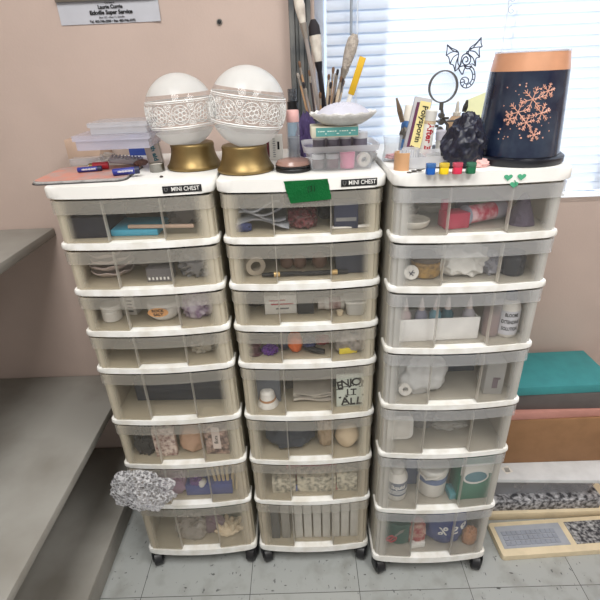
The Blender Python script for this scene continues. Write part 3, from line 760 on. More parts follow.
brush('large brush with black-tipped white bristles and black handle, left of the window blind', (313, 20), (.002, -.012), -.01, .088, .0135, .02, .0068, WOODS[4], BR[3], top2=BR[2], fx=.014)
brush('large soft grey brush with dark handle on the right, below the wand', (355, 34), (-.016, .006), .0, .075, .0140, .02, .0062, WOODS[1], BR[0], fx=-.004)
bit = [((299, 61), (.02, -.004), 0, 1), ((297.5, 73), (.018, .008), 0, 0), ((303, 82), (.012, -.016), 2, 2), ((309, 70), (.02, .004), 1, 1), ((305, 88), (.012, .014), 0, 0), ((329, 74), (-.004, .004), 3, 1), ((333.5, 67), (-.006, -.012), 0, 1), ((338, 69), (-.008, .012), 2, 2), ((341.5, 76), (-.014, -.01), 3, 1), ((336, 73), (-.02, 0), 0, 0), ((331, 82), (-.01, -.02), 1, 2), ((344, 80), (-.02, -.006), 3, 1), ((320, 92), (.0, .02), 0, 1), ((301.5, 76), (.022, .012), 2, 1)]
nm = ['thin brush furthest left in the jar with a ragged tip', 'thin wooden brush just under the furthest left one', 'thin grey brush with black tip, low at the left of the jar', 'thin dark brush leaning left beside the black-handled brush', 'short thin wooden brush low at the left of the jar',
      'cream-handled thin brush right beside the big black-handled brush', 'tallest of the thin brushes in the middle of the jar', 'thin grey brush with round black tip near the middle', 'cream-handled brush with a flat brown tip under the yellow stick', 'thin wooden brush between the cream-handled ones',
      'short dark brush with black tip in the middle of the jar', 'cream-handled brush furthest right among the thin ones', 'short wooden brush in front of the big black-handled brush', 'thin grey brush leaning left between two wooden ones']
for (tp_, ft, hm, bx), l in zip(bit, nm):
    brush(l, tp_, ft, random.uniform(-.012, .012), .014, .0035, .014, .0028 if hm != 3 else .0045, WOODS[hm], BR[bx])
T_ = ony(363, 57, JB.y - .045); F_ = Vector((JB.x + .022, JB.y - .017, ZA + .012)); u = (T_ - F_); L_ = u.length
t = thing('folding_rule', 'flat yellow stick with white lower half standing in the brush jar', 'stick', F_)
rot = u.to_track_quat('Z', 'Y')
bm = BM(); add_box(bm, (0, 0, L_ * .31), (.004, .011, L_ * .62), None, .001); o = obj('white_half', bm, WOODS[5], t); o.rotation_euler = rot.to_euler()
bm = BM(); add_box(bm, (0, 0, L_ * .81), (.0055, .0150, L_ * .38), None, .001); o = obj('yellow_half', bm, mat('yellow_stick', (222, 178, 40), .5), t); o.rotation_euler = rot.to_euler()
bm = BM(); add_blob(bm, (.022, .016, .052), .45, 2.2, 12, 4, ridge=True); p = onz(311, 155, ZA)
one('purple_cloth', 'crumpled dark purple cloth between spray bottle and brush jar', 'cloth', bm, mat('purple_cloth', (64, 50, 92), .8), (p.x - .010, JB.y - .030, ZA))

# ---- right chest lid
def pt(px, py, z=ZC): return onz(px, py, z)
# paint pot strip
A_, B_ = pt(431.5, 175.2), pt(472, 174.2)
d = (B_ - A_); L_ = d.length; ang = math.atan2(d.y, d.x)
t = thing('paint_strip', 'strip of four little paint pots: blue, yellow, red and green', 'paint strip', (A_.x, A_.y + .010, ZC), ang)
bm = BM(); add_box(bm, (L_ / 2, 0, .0115), (L_ + .012, .006, .0016)); obj('joining_strip', bm, BLACK, t)
for k, c in enumerate(((20, 92, 178), (240, 206, 24), (214, 50, 82), (24, 104, 68))):
    x = L_ * k / 3
    bm = BM(); add_prism(bm, rrect(.0168, .015, .004), 0, .0125, bevel=.0012)
    o = obj('pot', bm, mat('pot_%d' % k, c, .35, var=.05), t); o.location = (x, 0, 0)
    bm = BM(); add_prism(bm, rrect(.0176, .0158, .004), .0127, .0200, bevel=.0015)
    obj('pot_lid', bm, milky('pot_lid_%d' % k, tuple(int(v * .75 + 60) for v in c), .12, .4, .25, .08), o)
# organiser tray
CT = milky('tray_clear', (244, 245, 248), .56, .5, .2, .08)
a, b = pt(406, 171), pt(460, 170)
t = thing('organiser_tray', 'clear shallow organiser tray behind the four paint pots', 'tray', ((a.x + b.x) / 2, a.y + .055, ZC), .02); w = (b - a).length
bm = BM(); tapered_wall(bm, w, .085, w * 1.06, .092, 0, .024, .002, .012); obj('tray', bm, CT, t, 40)
bm = BM(); add_box(bm, (-.01, 0, .0125), (.002, .08, .020)); add_box(bm, (w * .22, 0, .0125), (w * .44, .002, .020)); obj('divider', bm, CT, t)
TC = Vector(t.location)
bm = BM(); add_blob(bm, (.020, .016, .010), .5, 4, 7, 3); one('crumpled_film', 'crumpled clear film lying in the organiser tray', 'film', bm, BAG, (TC.x + .028, TC.y + .018, ZC + .0025))
t = thing('cap_cup', 'small clear ribbed cup in the organiser tray', 'cup', (TC.x - .030, TC.y + .012, ZC + .0025))
bm = BM(); add_lathe(bm, [(.016, 0), (.018, .030), (.0165, .030), (.0148, .0015), (0, .0015)], 28); obj('cup', bm, CT, t)
bm = BM()
for k in range(22): a_ = 2 * PI * k / 22; add_tube(bm, [(.0165 * math.cos(a_), .0165 * math.sin(a_), .001), (.0183 * math.cos(a_), .0183 * math.sin(a_), .029)], .0008, 4)
obj('ribs', bm, CLEARF, t)
# tan tape roll, cut away
p = pt(407, 171.5)
t = thing('tape_roll', 'tan sticky tape roll standing left of the organiser tray', 'tape roll', (p.x - .004, p.y + .022, ZC), .5)
bm = BM(); path = [(.016 * math.cos(a), .016 * math.sin(a)) for a in [math.radians(80 + 190 * k / 24) for k in range(25)]]
add_strip(bm, path, 0, .034, -.0022); obj('tape', bm, mat('tan_tape', (196, 152, 112), .45), t)
# keys
p = pt(415, 173.2)
t = thing('key_bunch', 'few dull grey keys lying left of the blue paint pot', 'keys', (p.x, p.y + .006, ZC), .1)
for k, (x, y, a) in enumerate(((-.010, 0, .1), (.0, .004, -.2), (.009, .001, .4))):
    bm = BM(); add_lathe(bm, [(.002, 0), (.0048, 0), (.0048, .0016), (.002, .0016)], 14, None, True); add_box(bm, (.009, 0, .0008), (.012, .0028, .0014))
    for q in range(3): add_box(bm, (.009 + q * .0025, .0018, .0008), (.0013, .002, .0014))
    o = obj('key', bm, mat('dull_metal', (96, 92, 88), .45, .6), t); o.location = (x, y, .0018 * k); o.rotation_euler = (0, 0, a)
# bag between the chests
# glass jar with pink item
p = pt(393, 162.5)
t = thing('glass_jar', 'small clear glass jar with pink contents, at left back of the right chest', 'jar', (p.x + .001, p.y + .020, ZC))
bm = BM(); add_lathe(bm, [(0, 0), (.019, 0), (.021, .003), (.0205, .012), (.0175, .026), (.0195, .042), (.0215, .052), (.0203, .052), (.018, .042), (.016, .026), (.019, .012), (.0185, .004), (0, .004)], 32); obj('glass', bm, milky('jar_glass', (226, 234, 238), .86, .3, .05, .12), t)
bm = BM(); add_blob(bm, (.015, .014, .006), .4, 4, 3, 3); o = obj('pink_contents', bm, mat('pink_crystals', (206, 120, 128), .6), t); o.location = (0, 0, .0045)
bm = BM(); add_blob(bm, (.016, .045, .016), .6, 3, 21, 4, ridge=True); p = pt(378, 166, 1.242)
one('crumpled_film', 'crumpled clear film between the middle and right chest lids', 'film', bm, BAG, (.158, p.y + .075, ZA + .001))
# blue bottle with white cap
p = pt(407, 150)
BY = .135                                             # depth line of the back row
def standing(name, label, cat, px, py_base_depth, zoff=0): 
    q = ony(px, 130, py_base_depth); return thing(name, label, cat, (q.x, py_base_depth, ZC + zoff))
t = standing('bottle', 'blue bottle with white cap leaning behind the yellow tube box', 'bottle', 406.5, .215)
bm = BM(); add_lathe(bm, [(0, 0), (.016, 0), (.017, .002), (.0165, .060), (.014, .068), (0, .068)], 26); obj('body', bm, mat('blue_label', (66, 112, 168), .4, dark=(40, 66, 110), scale=40), t)
bm = BM(); add_lathe(bm, [(0, .0685), (.0145, .0685), (.0125, .100), (.011, .102), (0, .102)], 26); obj('cap', bm, OFFW, t)
t.rotation_euler = (0, .06, 0)
# yellow ointment box
q = ony(413, 150, .105); 
t = thing('ointment_box', 'tilted yellow and purple ointment tube box standing in the tray', 'box', (TC.x - .019, TC.y + .066, ZC + .0045)); t.rotation_euler = (-.12, .19, -.12); t.scale = (1.1, 1.1, 1.13)
bm = BM(); add_box(bm, (0, 0, .056), (.0335, .013, .104), None, .001); obj('box', bm, mat('silver_box', (170, 168, 170), .4, scale=70), t)
bm = BM(); add_box(bm, (.005, -.0067, .054), (.0205, .0006, .096)); f_ = obj('yellow_face', bm, mat('pale_yellow', (224, 210, 146), .5), t)
bm = BM(); add_box(bm, (-.0085, -.0067, .054), (.0055, .0006, .090)); obj('purple_band', bm, mat('plum_band', (92, 40, 72), .5), t)
bm = BM(); add_blob(bm, (.008, .0008, .009), .2, 3, 2, 3, flat=False, c=(-.001, -.0068, .014)); obj('plum_spot', bm, mat('plum_spot', (74, 34, 40), .5), t)
lettering('Polysporin', .0155, INK, f_, (.006, -.0074, .062), (PI / 2, -PI / 2 + PI, 0), .015, wide=1.0).rotation_euler = (Matrix.Rotation(PI / 2, 3, 'X') @ Matrix.Rotation(-PI / 2, 3, 'Z')).to_euler()
# bite tube
t = thing('ointment_tube', 'white tube with red lettering right of the yellow ointment box', 'tube', (TC.x + .013, TC.y + .066, ZC + .003)); t.rotation_euler = (0, .09, 0)
bm = BM(); add_lathe(bm, [(0, 0), (.011, 0), (.0125, .002), (.0125, .070), (0, .070)], 26); obj('body', bm, PAPER, t)
bm = BM(); add_lathe(bm, [(0, .0705), (.0128, .0705), (.0128, .076), (0, .076)], 26); obj('tan_band', bm, BEIGE, t)
bm = BM(); add_lathe(bm, [(0, .0765), (.0118, .0765), (.0125, .096), (.011, .098), (0, .098)], 26); obj('cap', bm, mat('grey_white_cap', (214, 212, 206), .45), t)
l = lettering('After Bite', .0185, RED, t, (0, -.0127, .035), (0, 0, 0), .03); l.rotation_euler = (Matrix.Rotation(PI / 2, 3, 'X') @ Matrix.Rotation(-PI / 2, 3, 'Z')).to_euler()
for v in l.data.vertices: v.co.z -= (v.co.y ** 2) / (2 * .0126)
# white capped small tube
t = standing('small_tube', 'small grey-white capped tube between red-lettered tube and navy bundle', 'tube', 441.5, .150)
bm = BM(); add_lathe(bm, [(0, 0), (.010, 0), (.0105, .030), (0, .030)], 20); obj('cap', bm, mat('grey_white_cap', (214, 212, 206), .45), t)
bm = BM(); add_lathe(bm, [(0, .0305), (.0115, .0305), (.012, .05), (.0095, .052), (0, .052)], 20); obj('body', bm, mat('lilac_white', (200, 196, 206), .5), t)
# dropper bottle
t = standing('dropper_bottle', 'beige pointed-nozzle bottle behind the navy bundle', 'bottle', 455, .215)
bm = BM(); add_lathe(bm, [(0, 0), (.019, 0), (.020, .003), (.020, .062), (.012, .074), (0, .074)], 28); obj('body', bm, mat('beige_bottle', (206, 172, 136), .4), t)
bm = BM(); add_lathe(bm, [(0, .0745), (.009, .0745), (.009, .082), (.005, .084), (.0028, .106), (0, .107)], 20); obj('nozzle', bm, OFFW, t)
# helping hand magnifier
MY = .17
c = ony(443.2, 86.8, MY)
base = Vector((ony(446, 140, MY).x, MY, ZC))
t = thing('helping_hand', 'magnifying glass on a metal stand with clip arms, by the window', 'magnifier', base)
l = c - base; MET = mat('dark_metal', (112, 108, 102), .4, .7)
bm = BM(); add_box(bm, (0, 0, .007), (.05, .05, .014), None, .003); obj('weighted_base', bm, BLACK, t)
bm = BM(); add_tube(bm, [(0, 0, .013), (0, 0, .060), (l.x * .6, 0, .072), (l.x, 0, l.z - .040)], .0035, 8); obj('post', bm, MET, t)
R0 = .0320
bm = BM(); add_tube(bm, [(l.x, 0, l.z - R0 - .016), (l.x, 0, l.z - R0 + .001)], .0048, 10); add_lathe(bm, [(R0 - .0012, -.004), (R0 + .0014, -.004), (R0 + .0014, .004), (R0 - .0012, .004)], 48, Matrix.Translation((l.x, 0, l.z)) @ Matrix.Rotation(.12, 4, 'Z') @ Matrix.Rotation(PI / 2, 4, 'X'), True); obj('lens_frame', bm, MET, t)
bm = BM(); add_lathe(bm, [(0, -.003), (R0 * .6, -.0018), (R0 - .0013, -.0004), (R0 - .0013, .0004), (R0 * .6, .0018), (0, .003)], 40, Matrix.Translation((l.x, 0, l.z)) @ Matrix.Rotation(.12, 4, 'Z') @ Matrix.Rotation(PI / 2, 4, 'X')); obj('lens', bm, GLASS, t)
cl1 = ony(404, 124, MY) - base; cl2 = ony(464, 110, MY) - base; hub = Vector((l.x * .9, 0, cl1.z * .5 + cl2.z * .42 - .004))
bm = BM(); add_tube(bm, [cl1 + Vector((.002, .0, -.012)), Vector((cl1.x * .5, .012, hub.z + .004)), hub + Vector((0, .010, 0)), Vector((cl2.x * .6, .012, hub.z)), cl2 + Vector((-.003, 0, -.014))], .0022, 8); obj('arm', bm, MET, t)
bm = BM()
for z in (-.016, 0, .014): add_lathe(bm, [(0, -.008), (.006, -.008), (.007, 0), (.006, .008), (0, .008)], 12, Matrix.Translation(hub + Vector((0, 0, z))) @ Matrix.Rotation(PI / 2, 4, 'X'))
for s in (-1, 1): add_box(bm, hub + Vector((s * .011, -.004, s * .008)), (.012, .003, .006), None, .001)
obj('wing_nut_joint', bm, MET, t)
def clip(a, b, col):
    a, b = ony(*a, MY) - base, ony(*b, MY) - base; u = (b - a).normalized(); n = Vector((u.z, 0, -u.x)); L_ = (b - a).length
    bm = BM()
    for s in (-1, 1):
        add_tube(bm, [a + n * s * .0005, a + u * L_ * .55 + n * s * .0028, b + n * s * (.0030 if s > 0 else .002)], [.0016, .0032, .0024], 8, flat=.7)
    add_lathe(bm, [(0, -.005), (.003, -.005), (.003, .005), (0, .005)], 10, Matrix.Translation(a + u * L_ * .55) @ Matrix.Rotation(PI / 2, 4, 'X'))
    obj('alligator_clip', bm, col, t)
clip((396.5, 98), (402.5, 122), mat('clip_tan', (126, 108, 88), .45, .5)); clip((467.5, 100), (464, 112), MET)
bm = BM(); add_blob(bm, (.008, .007, .011), .5, 5, 4, 3, flat=False, c=cl1 + Vector((.001, 0, -.020)), ridge=True); obj('swivel_joint', bm, MET, t)
# navy crumpled bundle
p = pt(468, 168.5)
bm = BM(); g = add_blob(bm, (.0385, .030, .053), .26, 1.9, 31, 5, ridge=True)
for v in g:
    k = v.co.z / .125; v.co.x *= (1.0 - .35 * max(0, k - .45) + .10 * math.sin(k * 7)); v.co.x += .012 * (k - .3) * (k > .3) - .008 * (k > .75) * 0
    nn = noise.noise(v.co * 190) * .0018; v.co += Vector((nn, nn * .7, nn * .6))
    v.co.z = max(v.co.z, 0)
one('navy_bundle', 'dark navy crumpled glittery bundle standing behind the paint pots', 'bundle', bm, mat('glitter_navy', (17, 19, 33), .42, scale=300, dark=(34, 38, 60)), (p.x - .0085, p.y + .022, ZC))
bm = BM(); add_blob(bm, (.016, .012, .009), .5, 3, 17, 3, ridge=True); p = pt(479, 168)
one('pink_paper', 'crumpled pale pink tissue between navy bundle and tall dark lantern', 'tissue', bm, mat('pale_pink_tissue', (226, 180, 176), .8), (p.x + .004, p.y + .012, ZC))
# tall dark lantern with snowflakes
p = pt(535.5, 169.5); LR = .083
t = thing('lantern', 'tall dark glass lantern with copper top band and snowflakes on black base', 'lantern', (p.x + .003, p.y + .104, ZC))
bm = BM(); add_lathe(bm, [(0, 0), (.090, 0), (.092, .003), (.092, .013), (.088, .016), (0, .016)], 56); obj('base', bm, mat('black_base', (16, 18, 28), .35), t)
HT = .200
cone = lambda z: LR - .014 * (z / HT)
bm = BM(); add_lathe(bm, [(0, .017), (cone(.017), .017), (cone(.169), .169), (0, .169)], 56); obj('dark_glass', bm, mat('navy_reflection_tint', (24, 32, 54), .08, scale=16, dark=(52, 64, 80)), t)  # paler blotches painted into the glass in place of streaky reflections
bm = BM(); add_lathe(bm, [(cone(.169) - .004, .1695), (cone(.169), .1695), (cone(.24), HT), (cone(.24) - .004, HT)], 56, None, True); obj('copper_band', bm, mat('copper_band', (216, 160, 126), .3, .25), t)
bm = BM(); add_lathe(bm, [(cone(.24) - .0044, HT + .0002), (cone(.24) + .001, HT + .0002), (cone(.24) + .001, HT + .003), (cone(.24) - .0044, HT + .003)], 56, None, True); obj('glass_rim', bm, CLEARF, t)
SNOW = mat('snow_copper', (222, 168, 148), .4, .1)
def flake(lon, z, r, w=.0008):
    bm = BM(); base_ = LR - .0008
    def m(u, v): 
        zz = z + v; R_ = cone(zz) + .0008; a = lon + u / R_; return (R_ * math.sin(a), -R_ * math.cos(a), zz)
    for k in range(6):
        a = k * PI / 3 + .26; c_, s_ = math.cos(a), math.sin(a)
        add_tube(bm, [m(0, 0), m(r * c_ * .5, r * s_ * .5), m(r * c_, r * s_)], w, 5)
        for q in (.42, .7):
            for e in (-1, 1):
                b_ = a + e * .75; add_tube(bm, [m(r * q * c_, r * q * s_), m(r * q * c_ + r * .3 * math.cos(b_), r * q * s_ + r * .3 * math.sin(b_))], w * .8, 4)
    obj('snowflake', bm, SNOW, t)
for lo, z, r in ((-.52, .100, .021), (-.30, .082, .015), (-.24, .122, .022), (.02, .098, .018), (-.68, .088, .012), (.1, .135, .014), (-.08, .06, .012)): flake(lo, z, r)
rr = random.Random(4)
for k in range(46):
    lo, z = rr.uniform(-.95, .3), rr.uniform(.045, .15); R_ = cone(z) + .0004; rad = rr.uniform(.0009, .002)
    bm = BM(); add_lathe(bm, [(0, -rad * .4), (rad, 0), (0, rad * .4)], 6, Matrix.Translation((R_ * math.sin(lo), -R_ * math.cos(lo), z)) @ Matrix.Rotation(lo, 4, 'Z') @ Matrix.Rotation(PI / 2, 4, 'X'))
    obj('snow_dot', bm, SNOW, t)
# yellow-green paper behind
q = ony(478, 113, .30)
bm = BM(); add_sheet(bm, lambda u, v: Vector(((u - .5) * .14, .010 * math.sin(u * 3), v * (.100 + u * .050))), 8, 8, .0006, (0, 1, 0))
for v in bm.verts: v.co = Vector((v.co.x, v.co.y + v.co.z * .12, v.co.z))
one('paper_sheet', 'pale yellow green paper standing behind navy bundle and lantern', 'paper', bm, mat('yellow_green_paper', (220, 222, 178), .7), (q.x + .03, .275, ZC + .001), -.1)

# ---- wire dragon hung before the blind
DY = YW - .022
def dp(x, y): return ony(420 + x / 7.5, 30 + y / 7.5, DY)
d0 = dp(350, 270)
t = thing('wire_dragon', 'black wire winged dragon ornament hanging before the window blind', 'ornament', d0)
WIRE = mat('wire_black', (40, 42, 62), .5)
def wires(name, lines, r):
    bm = BM()
    for ln in lines:
        P_ = [dp(*q) - d0 for q in ln]
        # smooth the polyline
        if len(P_) > 2:
            S_ = []
            for i in range(len(P_) - 1):
                p0, p1, p2, p3 = P_[max(i - 1, 0)], P_[i], P_[i + 1], P_[min(i + 2, len(P_) - 1)]
                for k in range(5):
                    u = k / 5; S_.append(.5 * ((2 * p1) + (p2 - p0) * u + (2 * p0 - 5 * p1 + 4 * p2 - p3) * u * u + (3 * p1 - p0 - 3 * p2 + p3) * u ** 3))
            S_.append(P_[-1]); P_ = S_
        add_tube(bm, P_, r, 6)
    obj(name, bm, WIRE, t)
wires('wing', [[(205, 110), (235, 135), (270, 150), (290, 175), (285, 215), (285, 250), (300, 275)], [(205, 110), (203, 150), (196, 190)], [(196, 190), (215, 205), (225, 255)], [(225, 255), (250, 265), (262, 310)], [(262, 310), (285, 290), (300, 275)], [(280, 160), (240, 165), (196, 190)], [(287, 180), (250, 205), (225, 255)], [(287, 200), (270, 250), (262, 310)], [(205, 112), (240, 150), (283, 168)]], .0014)
wires('wing', [[(460, 55), (420, 100), (380, 130), (362, 165), (370, 200)], [(460, 55), (458, 95), (467, 125)], [(467, 125), (445, 140), (447, 205)], [(447, 205), (420, 215), (416, 272)], [(416, 272), (395, 255), (372, 258)], [(375, 140), (420, 130), (467, 125)], [(372, 155), (415, 165), (447, 205)], [(370, 185), (400, 215), (416, 272)], [(456, 65), (400, 130), (372, 150)]], .0014)
wires('body', [[(300, 275), (310, 225), (318, 195), (345, 178), (372, 190), (380, 225), (365, 255), (340, 262), (320, 245), (325, 215), (345, 200), (360, 215), (355, 235), (342, 238)], [(300, 275), (330, 268), (362, 275), (390, 268)], [(310, 230), (305, 260), (290, 280), (300, 310), (318, 332), (330, 300), (345, 275)], [(355, 180), (350, 165), (368, 160)], [(330, 268), (350, 290), (375, 285), (390, 268)]], .0016)
wires('tail', [[(372, 270), (400, 290), (412, 330), (408, 375), (385, 415), (350, 435), (318, 425), (303, 395), (312, 365), (340, 353), (362, 368), (362, 392), (345, 405), (332, 395), (338, 382)], [(365, 285), (385, 305), (394, 335), (390, 370), (372, 398), (350, 412)], [(412, 330), (392, 335)], [(408, 375), (388, 370)], [(385, 415), (372, 398)], [(350, 435), (348, 412)], [(318, 425), (328, 405)], [(303, 395), (330, 388)], [(312, 365), (335, 378)]], .0014)
bm = BM(); add_tube(bm, [dp(366, 160) - d0, dp(372, 20) - d0, dp(374, -200) - d0], .0004, 4); obj('hanging_thread', bm, mat('thread', (210, 214, 220), .6), t)

# ---- on the wall
a, b = ony(62, 25.6, YW), ony(161.5, 21.2, YW); hh = .13; tw = (b - a).length
t = thing('wall_sign', 'grey paper sign with black print fixed on the pink wall', 'sign', ((a.x + b.x) / 2, YW - .0016, (a.z + b.z) / 2)); t.rotation_euler = (0, -math.atan2(b.z - a.z, b.x - a.x), 0)
bm = BM(); add_sheet(bm, lambda u, v: Vector(((u - .5) * tw, -.0006 - .004 * (u > .9) * (u - .9) * 10 * (1 - v), v * hh)), 20, 2, .0005, (0, -1, 0))
obj('paper', bm, mat('grey_paper', (186, 188, 196), .6, var=.05), t)
bm = BM(); add_box(bm, (0, -.004, .053), (tw, .010, .008), None, .002); obj('top_bar', bm, STEEL, t)
px = (ony(111.5, 12, YW).x - t.location.x)
for s, zz, sz, bo in (('Courtesy of', .0450, .0052, .0), ('Laurie Currie', .0360, .0115, .035), ('Eckville Super Service', .0240, .0125, .04), ('Box 123 - Hwy 11, Eckville', .0135, .006, 0), ('Tel. 403-746-3200 \u2022 Fax: 403-746-3372', .0050, .0074, .03)):
    lettering(s, sz, INK, t, (px, -.0022, zz), bold=bo, wide=1.0)
p = ony(219.5, 22, YW)
t = thing('wall_screw', 'dark round screw head sticking out of the pink wall', 'screw', (p.x, YW, p.z))
bm = BM(); add_lathe(bm, [(0, .002), (.0075, .002), (.0065, .004), (0, .004)], 18, Matrix.Rotation(PI / 2, 4, 'X')); obj('washer', bm, STEEL, t)
bm = BM(); add_lathe(bm, [(0, 0), (.002, 0), (.002, .0042), (.0050, .0045), (.0042, .0075), (0, .008)], 16, Matrix.Rotation(PI / 2, 4, 'X')); obj('head', bm, BLACK, t)

# ------------------------------------------------------------------ what lies in the drawers
ORD = ('top', 'second', 'third', 'fourth', 'fifth', 'sixth', 'seventh', 'bottom')
SIDE = ('left', 'middle', 'right')
def lab(desc, ch, k):
    return '%s in the %s drawer of the %s chest' % (desc, 'bottom' if k == len(CH[ch][1]) - 2 else ORD[k], SIDE[ch])
def put(ch, k, px, py, w, d, lift=0, hmax=None):
    """floor point inside drawer k under pixel (px, py), for a footprint w x d; returns place, metres per pixel across, metres per pixel up"""
    zs = CH[ch][1]; z = zs[k + 1] + .0045 + lift
    p = local(ch, onz(px, py, z)); yf = min(max(p.y, .017), .340 - d)
    # keep it under the same pixel column at the depth it ended up at
    inv = CH[ch][2].inverted(); o = inv @ CAM; r = inv.to_3x3() @ ray(px, py); x = o.x + r.x * (yf - o.y) / r.y
    x = max(-.152 + w / 2, min(.152 - w / 2, x))
    q = CH[ch][2] @ Vector((x, yf + d / 2, z)); s = scale_at(CH[ch][2] @ Vector((x, yf, z)))
    dr = ray(px, py); up = s / (Vector((dr.x, dr.y, 0)).length / dr.length)
    return q, s, up, CH[ch][0].rotation_euler.z
def room_in(k, ch): zs = CH[ch][1]; return zs[k] - (LT_ if k == 0 else RT_) - zs[k + 1] - .022
def dbox(name, desc, cat, ch, k, x0, x1, py, hpx, d, m, rz=0, bev=.0015, lift=0, grp=None, h=None):
    _, s, up, _ = put(ch, k, (x0 + x1) / 2, py, .02, d, lift); w = (x1 - x0) * s
    q, s, up, cr = put(ch, k, (x0 + x1) / 2, py, w, d, lift); w = (x1 - x0) * s; hh = h or min(hpx * up, room_in(k, ch) - lift)
    bm = BM(); add_box(bm, (0, 0, hh / 2), (w, d, hh), None, min(bev, hh * .3))
    o = one(name, lab(desc, ch, k), cat, bm, m, q, cr + rz, grp); o['w'] = w; o['h'] = hh; del o['w'], o['h']
    return o, w, hh
def dblob(name, desc, cat, ch, k, x0, x1, py, hpx, d, m, amp=.3, freq=2.5, seed=1, sub=4, ridge=True, lift=0, grp=None):
    _, s, up, _ = put(ch, k, (x0 + x1) / 2, py, .02, d, lift); w = (x1 - x0) * s
    q, s, up, cr = put(ch, k, (x0 + x1) / 2, py, w, d, lift); hh = min(hpx * up, room_in(k, ch) - lift)
    bm = BM(); vs = add_blob(bm, (w / 2, d / 2, hh / 1.8), amp, freq, seed, sub, ridge=ridge)
    mx = max(v.co.z for v in vs)
    for v in vs: v.co.z *= hh / mx; v.co.x = max(-w / 2, min(w / 2, v.co.x)); v.co.y = max(-d / 2, min(d / 2, v.co.y))
    return one(name, lab(desc, ch, k), cat, bm, m, q, cr, grp, 60)
def dround(name, desc, cat, ch, k, cx, py, wpx, prof, m, lift=0, parts=(), grp=None, tilt=0, rz=0):
    """lathed thing; prof in units of its half width (from wpx)"""
    _, s, up, _ = put(ch, k, cx, py, .02, .02, lift); r = wpx * s / 2
    q, s, up, cr = put(ch, k, cx, py, 2 * r, 2 * r, lift); r = wpx * s / 2
    t = thing(name, lab(desc, ch, k), cat, q, cr + rz, grp); t.rotation_euler = (0, tilt, cr + rz)
    bm = BM(); add_lathe(bm, [(a * r, b * r) for a, b in prof], 26); obj('body', bm, m, t)
    for pn, pr, pm in parts:
        bm = BM(); add_lathe(bm, [(a * r, b * r) for a, b in pr], 26); obj(pn, bm, pm, t)
    return t, r
GB = mat('grey_brown', (120, 110, 102), .8); DK = mat('dark_grey', (52, 52, 54), .7); SLATE = mat('slate_navy', (38, 46, 64), .7)
WHITEP = mat('white_item', (226, 222, 214), .5); CREAMP = mat('cream_item', (206, 190, 162), .6)
# ---- left chest
dbox('notebook_box', 'dark navy flat box at left end', 'box', 0, 0, 62, 101, 239, 20, .12, DKNAVY)
dbox('booklet', 'flat turquoise booklet lying near the front', 'booklet', 0, 0, 106, 160, 236, 6, .10, mat('turquoise', (64, 158, 186), .5), -.06)
dbox('stick', 'long pale wooden stick upon the turquoise booklet', 'stick', 0, 0, 128, 196, 235, 3.2, .008, mat('pale_wood', (186, 160, 140), .7), -.10, lift=.016)
dblob('red_packet', 'small red crumpled packet behind the booklet', 'packet', 0, 0, 104, 124, 222, 13, .03, RED, .3, 3, 5)
dblob('green_packet', 'small green packet left behind the booklet', 'packet', 0, 0, 102, 112, 230, 9, .03, GREEN, .3, 3, 6)
dblob('paper_bag', 'crumpled brown bag at the back', 'bag', 0, 0, 126, 160, 214, 15, .07, GB, .4, 2.4, 7)
dblob('plastic_bag', 'grey film bag filling the right end', 'bag', 0, 0, 164, 206, 226, 27, .10, mat('dim_bag', (116, 110, 106), .4), .4, 2.6, 8)
def stacked(ch, k, cx, py, wpx, n, desc, seed):
    for i in range(n):
        q, s, up, cr = put(ch, k, cx, py, wpx * .0022, wpx * .0022); r = wpx * s / 2
        bm = BM(); m_ = 40
        def rg(rr_, z, w_): return [bm.verts.new((rr_ * math.cos(2 * PI * a / m_), rr_ * .8 * math.sin(2 * PI * a / m_), z + w_ * math.sin(a * 2 * PI * 7 / m_))) for a in range(m_)]
        R_ = [rg(r * .6, 0, 0), rg(r * .85, .006, .001), rg(r, .013, .002), rg(r * .96, .0145, .002), rg(r * .8, .008, .001), rg(r * .3, .004, 0)]
        for a in range(5):
            for b in range(m_): c_ = (b + 1) % m_; bm.faces.new((R_[a][b], R_[a][c_], R_[a + 1][c_], R_[a + 1][b]))
        bm.faces.new(R_[0][::-1]); bm.faces.new(R_[-1])
        one('scalloped_dish', lab(desc[i], ch, k), 'dish', bm, mat('scallop_white', (222, 206, 200), .5), (q.x + .003 * ((i * 7) % 3 - 1), q.y, q.z + .0165 * i), .4 * i, 'stacked scalloped dishes')
stacked(0, 1, 107, 281, 44, 4, ['lowest of the stacked white scalloped dishes', 'second lowest of the stacked white scalloped dishes', 'second highest of the stacked white scalloped dishes', 'highest of the stacked white scalloped dishes'], 1)
o, w_, h_ = dbox('clear_case', 'small dark-edged clear case near the middle', 'case', 0, 1, 148, 173, 283, 13, .04, mat('smoky_case', (108, 104, 104), .3))
bm = BM()
for q in range(6): add_box(bm, (-w_ * .4 + q * w_ * .15, -.0202, h_ * .25), (w_ * .07, .0008, h_ * .2))
obj('printed_mark', bm, PAPER, o)
dblob('plastic_bag', 'wrinkled grey film bag at right', 'bag', 0, 1, 178, 214, 278, 25, .09, mat('grey_film', (128, 126, 126), .35), .45, 2.8, 12)
dblob('brown_paper', 'flat brown paper behind the clear case', 'paper', 0, 1, 126, 172, 268, 10, .08, mat('taupe_paper', (136, 120, 106), .8), .3, 2.4, 13)
JARP = [(0, 0), (.9, 0), (1, .08), (1, 1.05), (.92, 1.12), (.92, 1.2), (1, 1.22), (1, 1.7), (.94, 1.76), (0, 1.76)]
dround('white_jar', 'plain white jar at left', 'jar', 0, 2, 110, 323, 19, JARP, WHITEP)
o, w_, h_ = dbox('medicine_box', 'small white carton beside the plain jar', 'box', 0, 2, 124, 139, 315, 20, .03, mat('greywhite', (196, 192, 186), .6), -.2)
bm = BM()
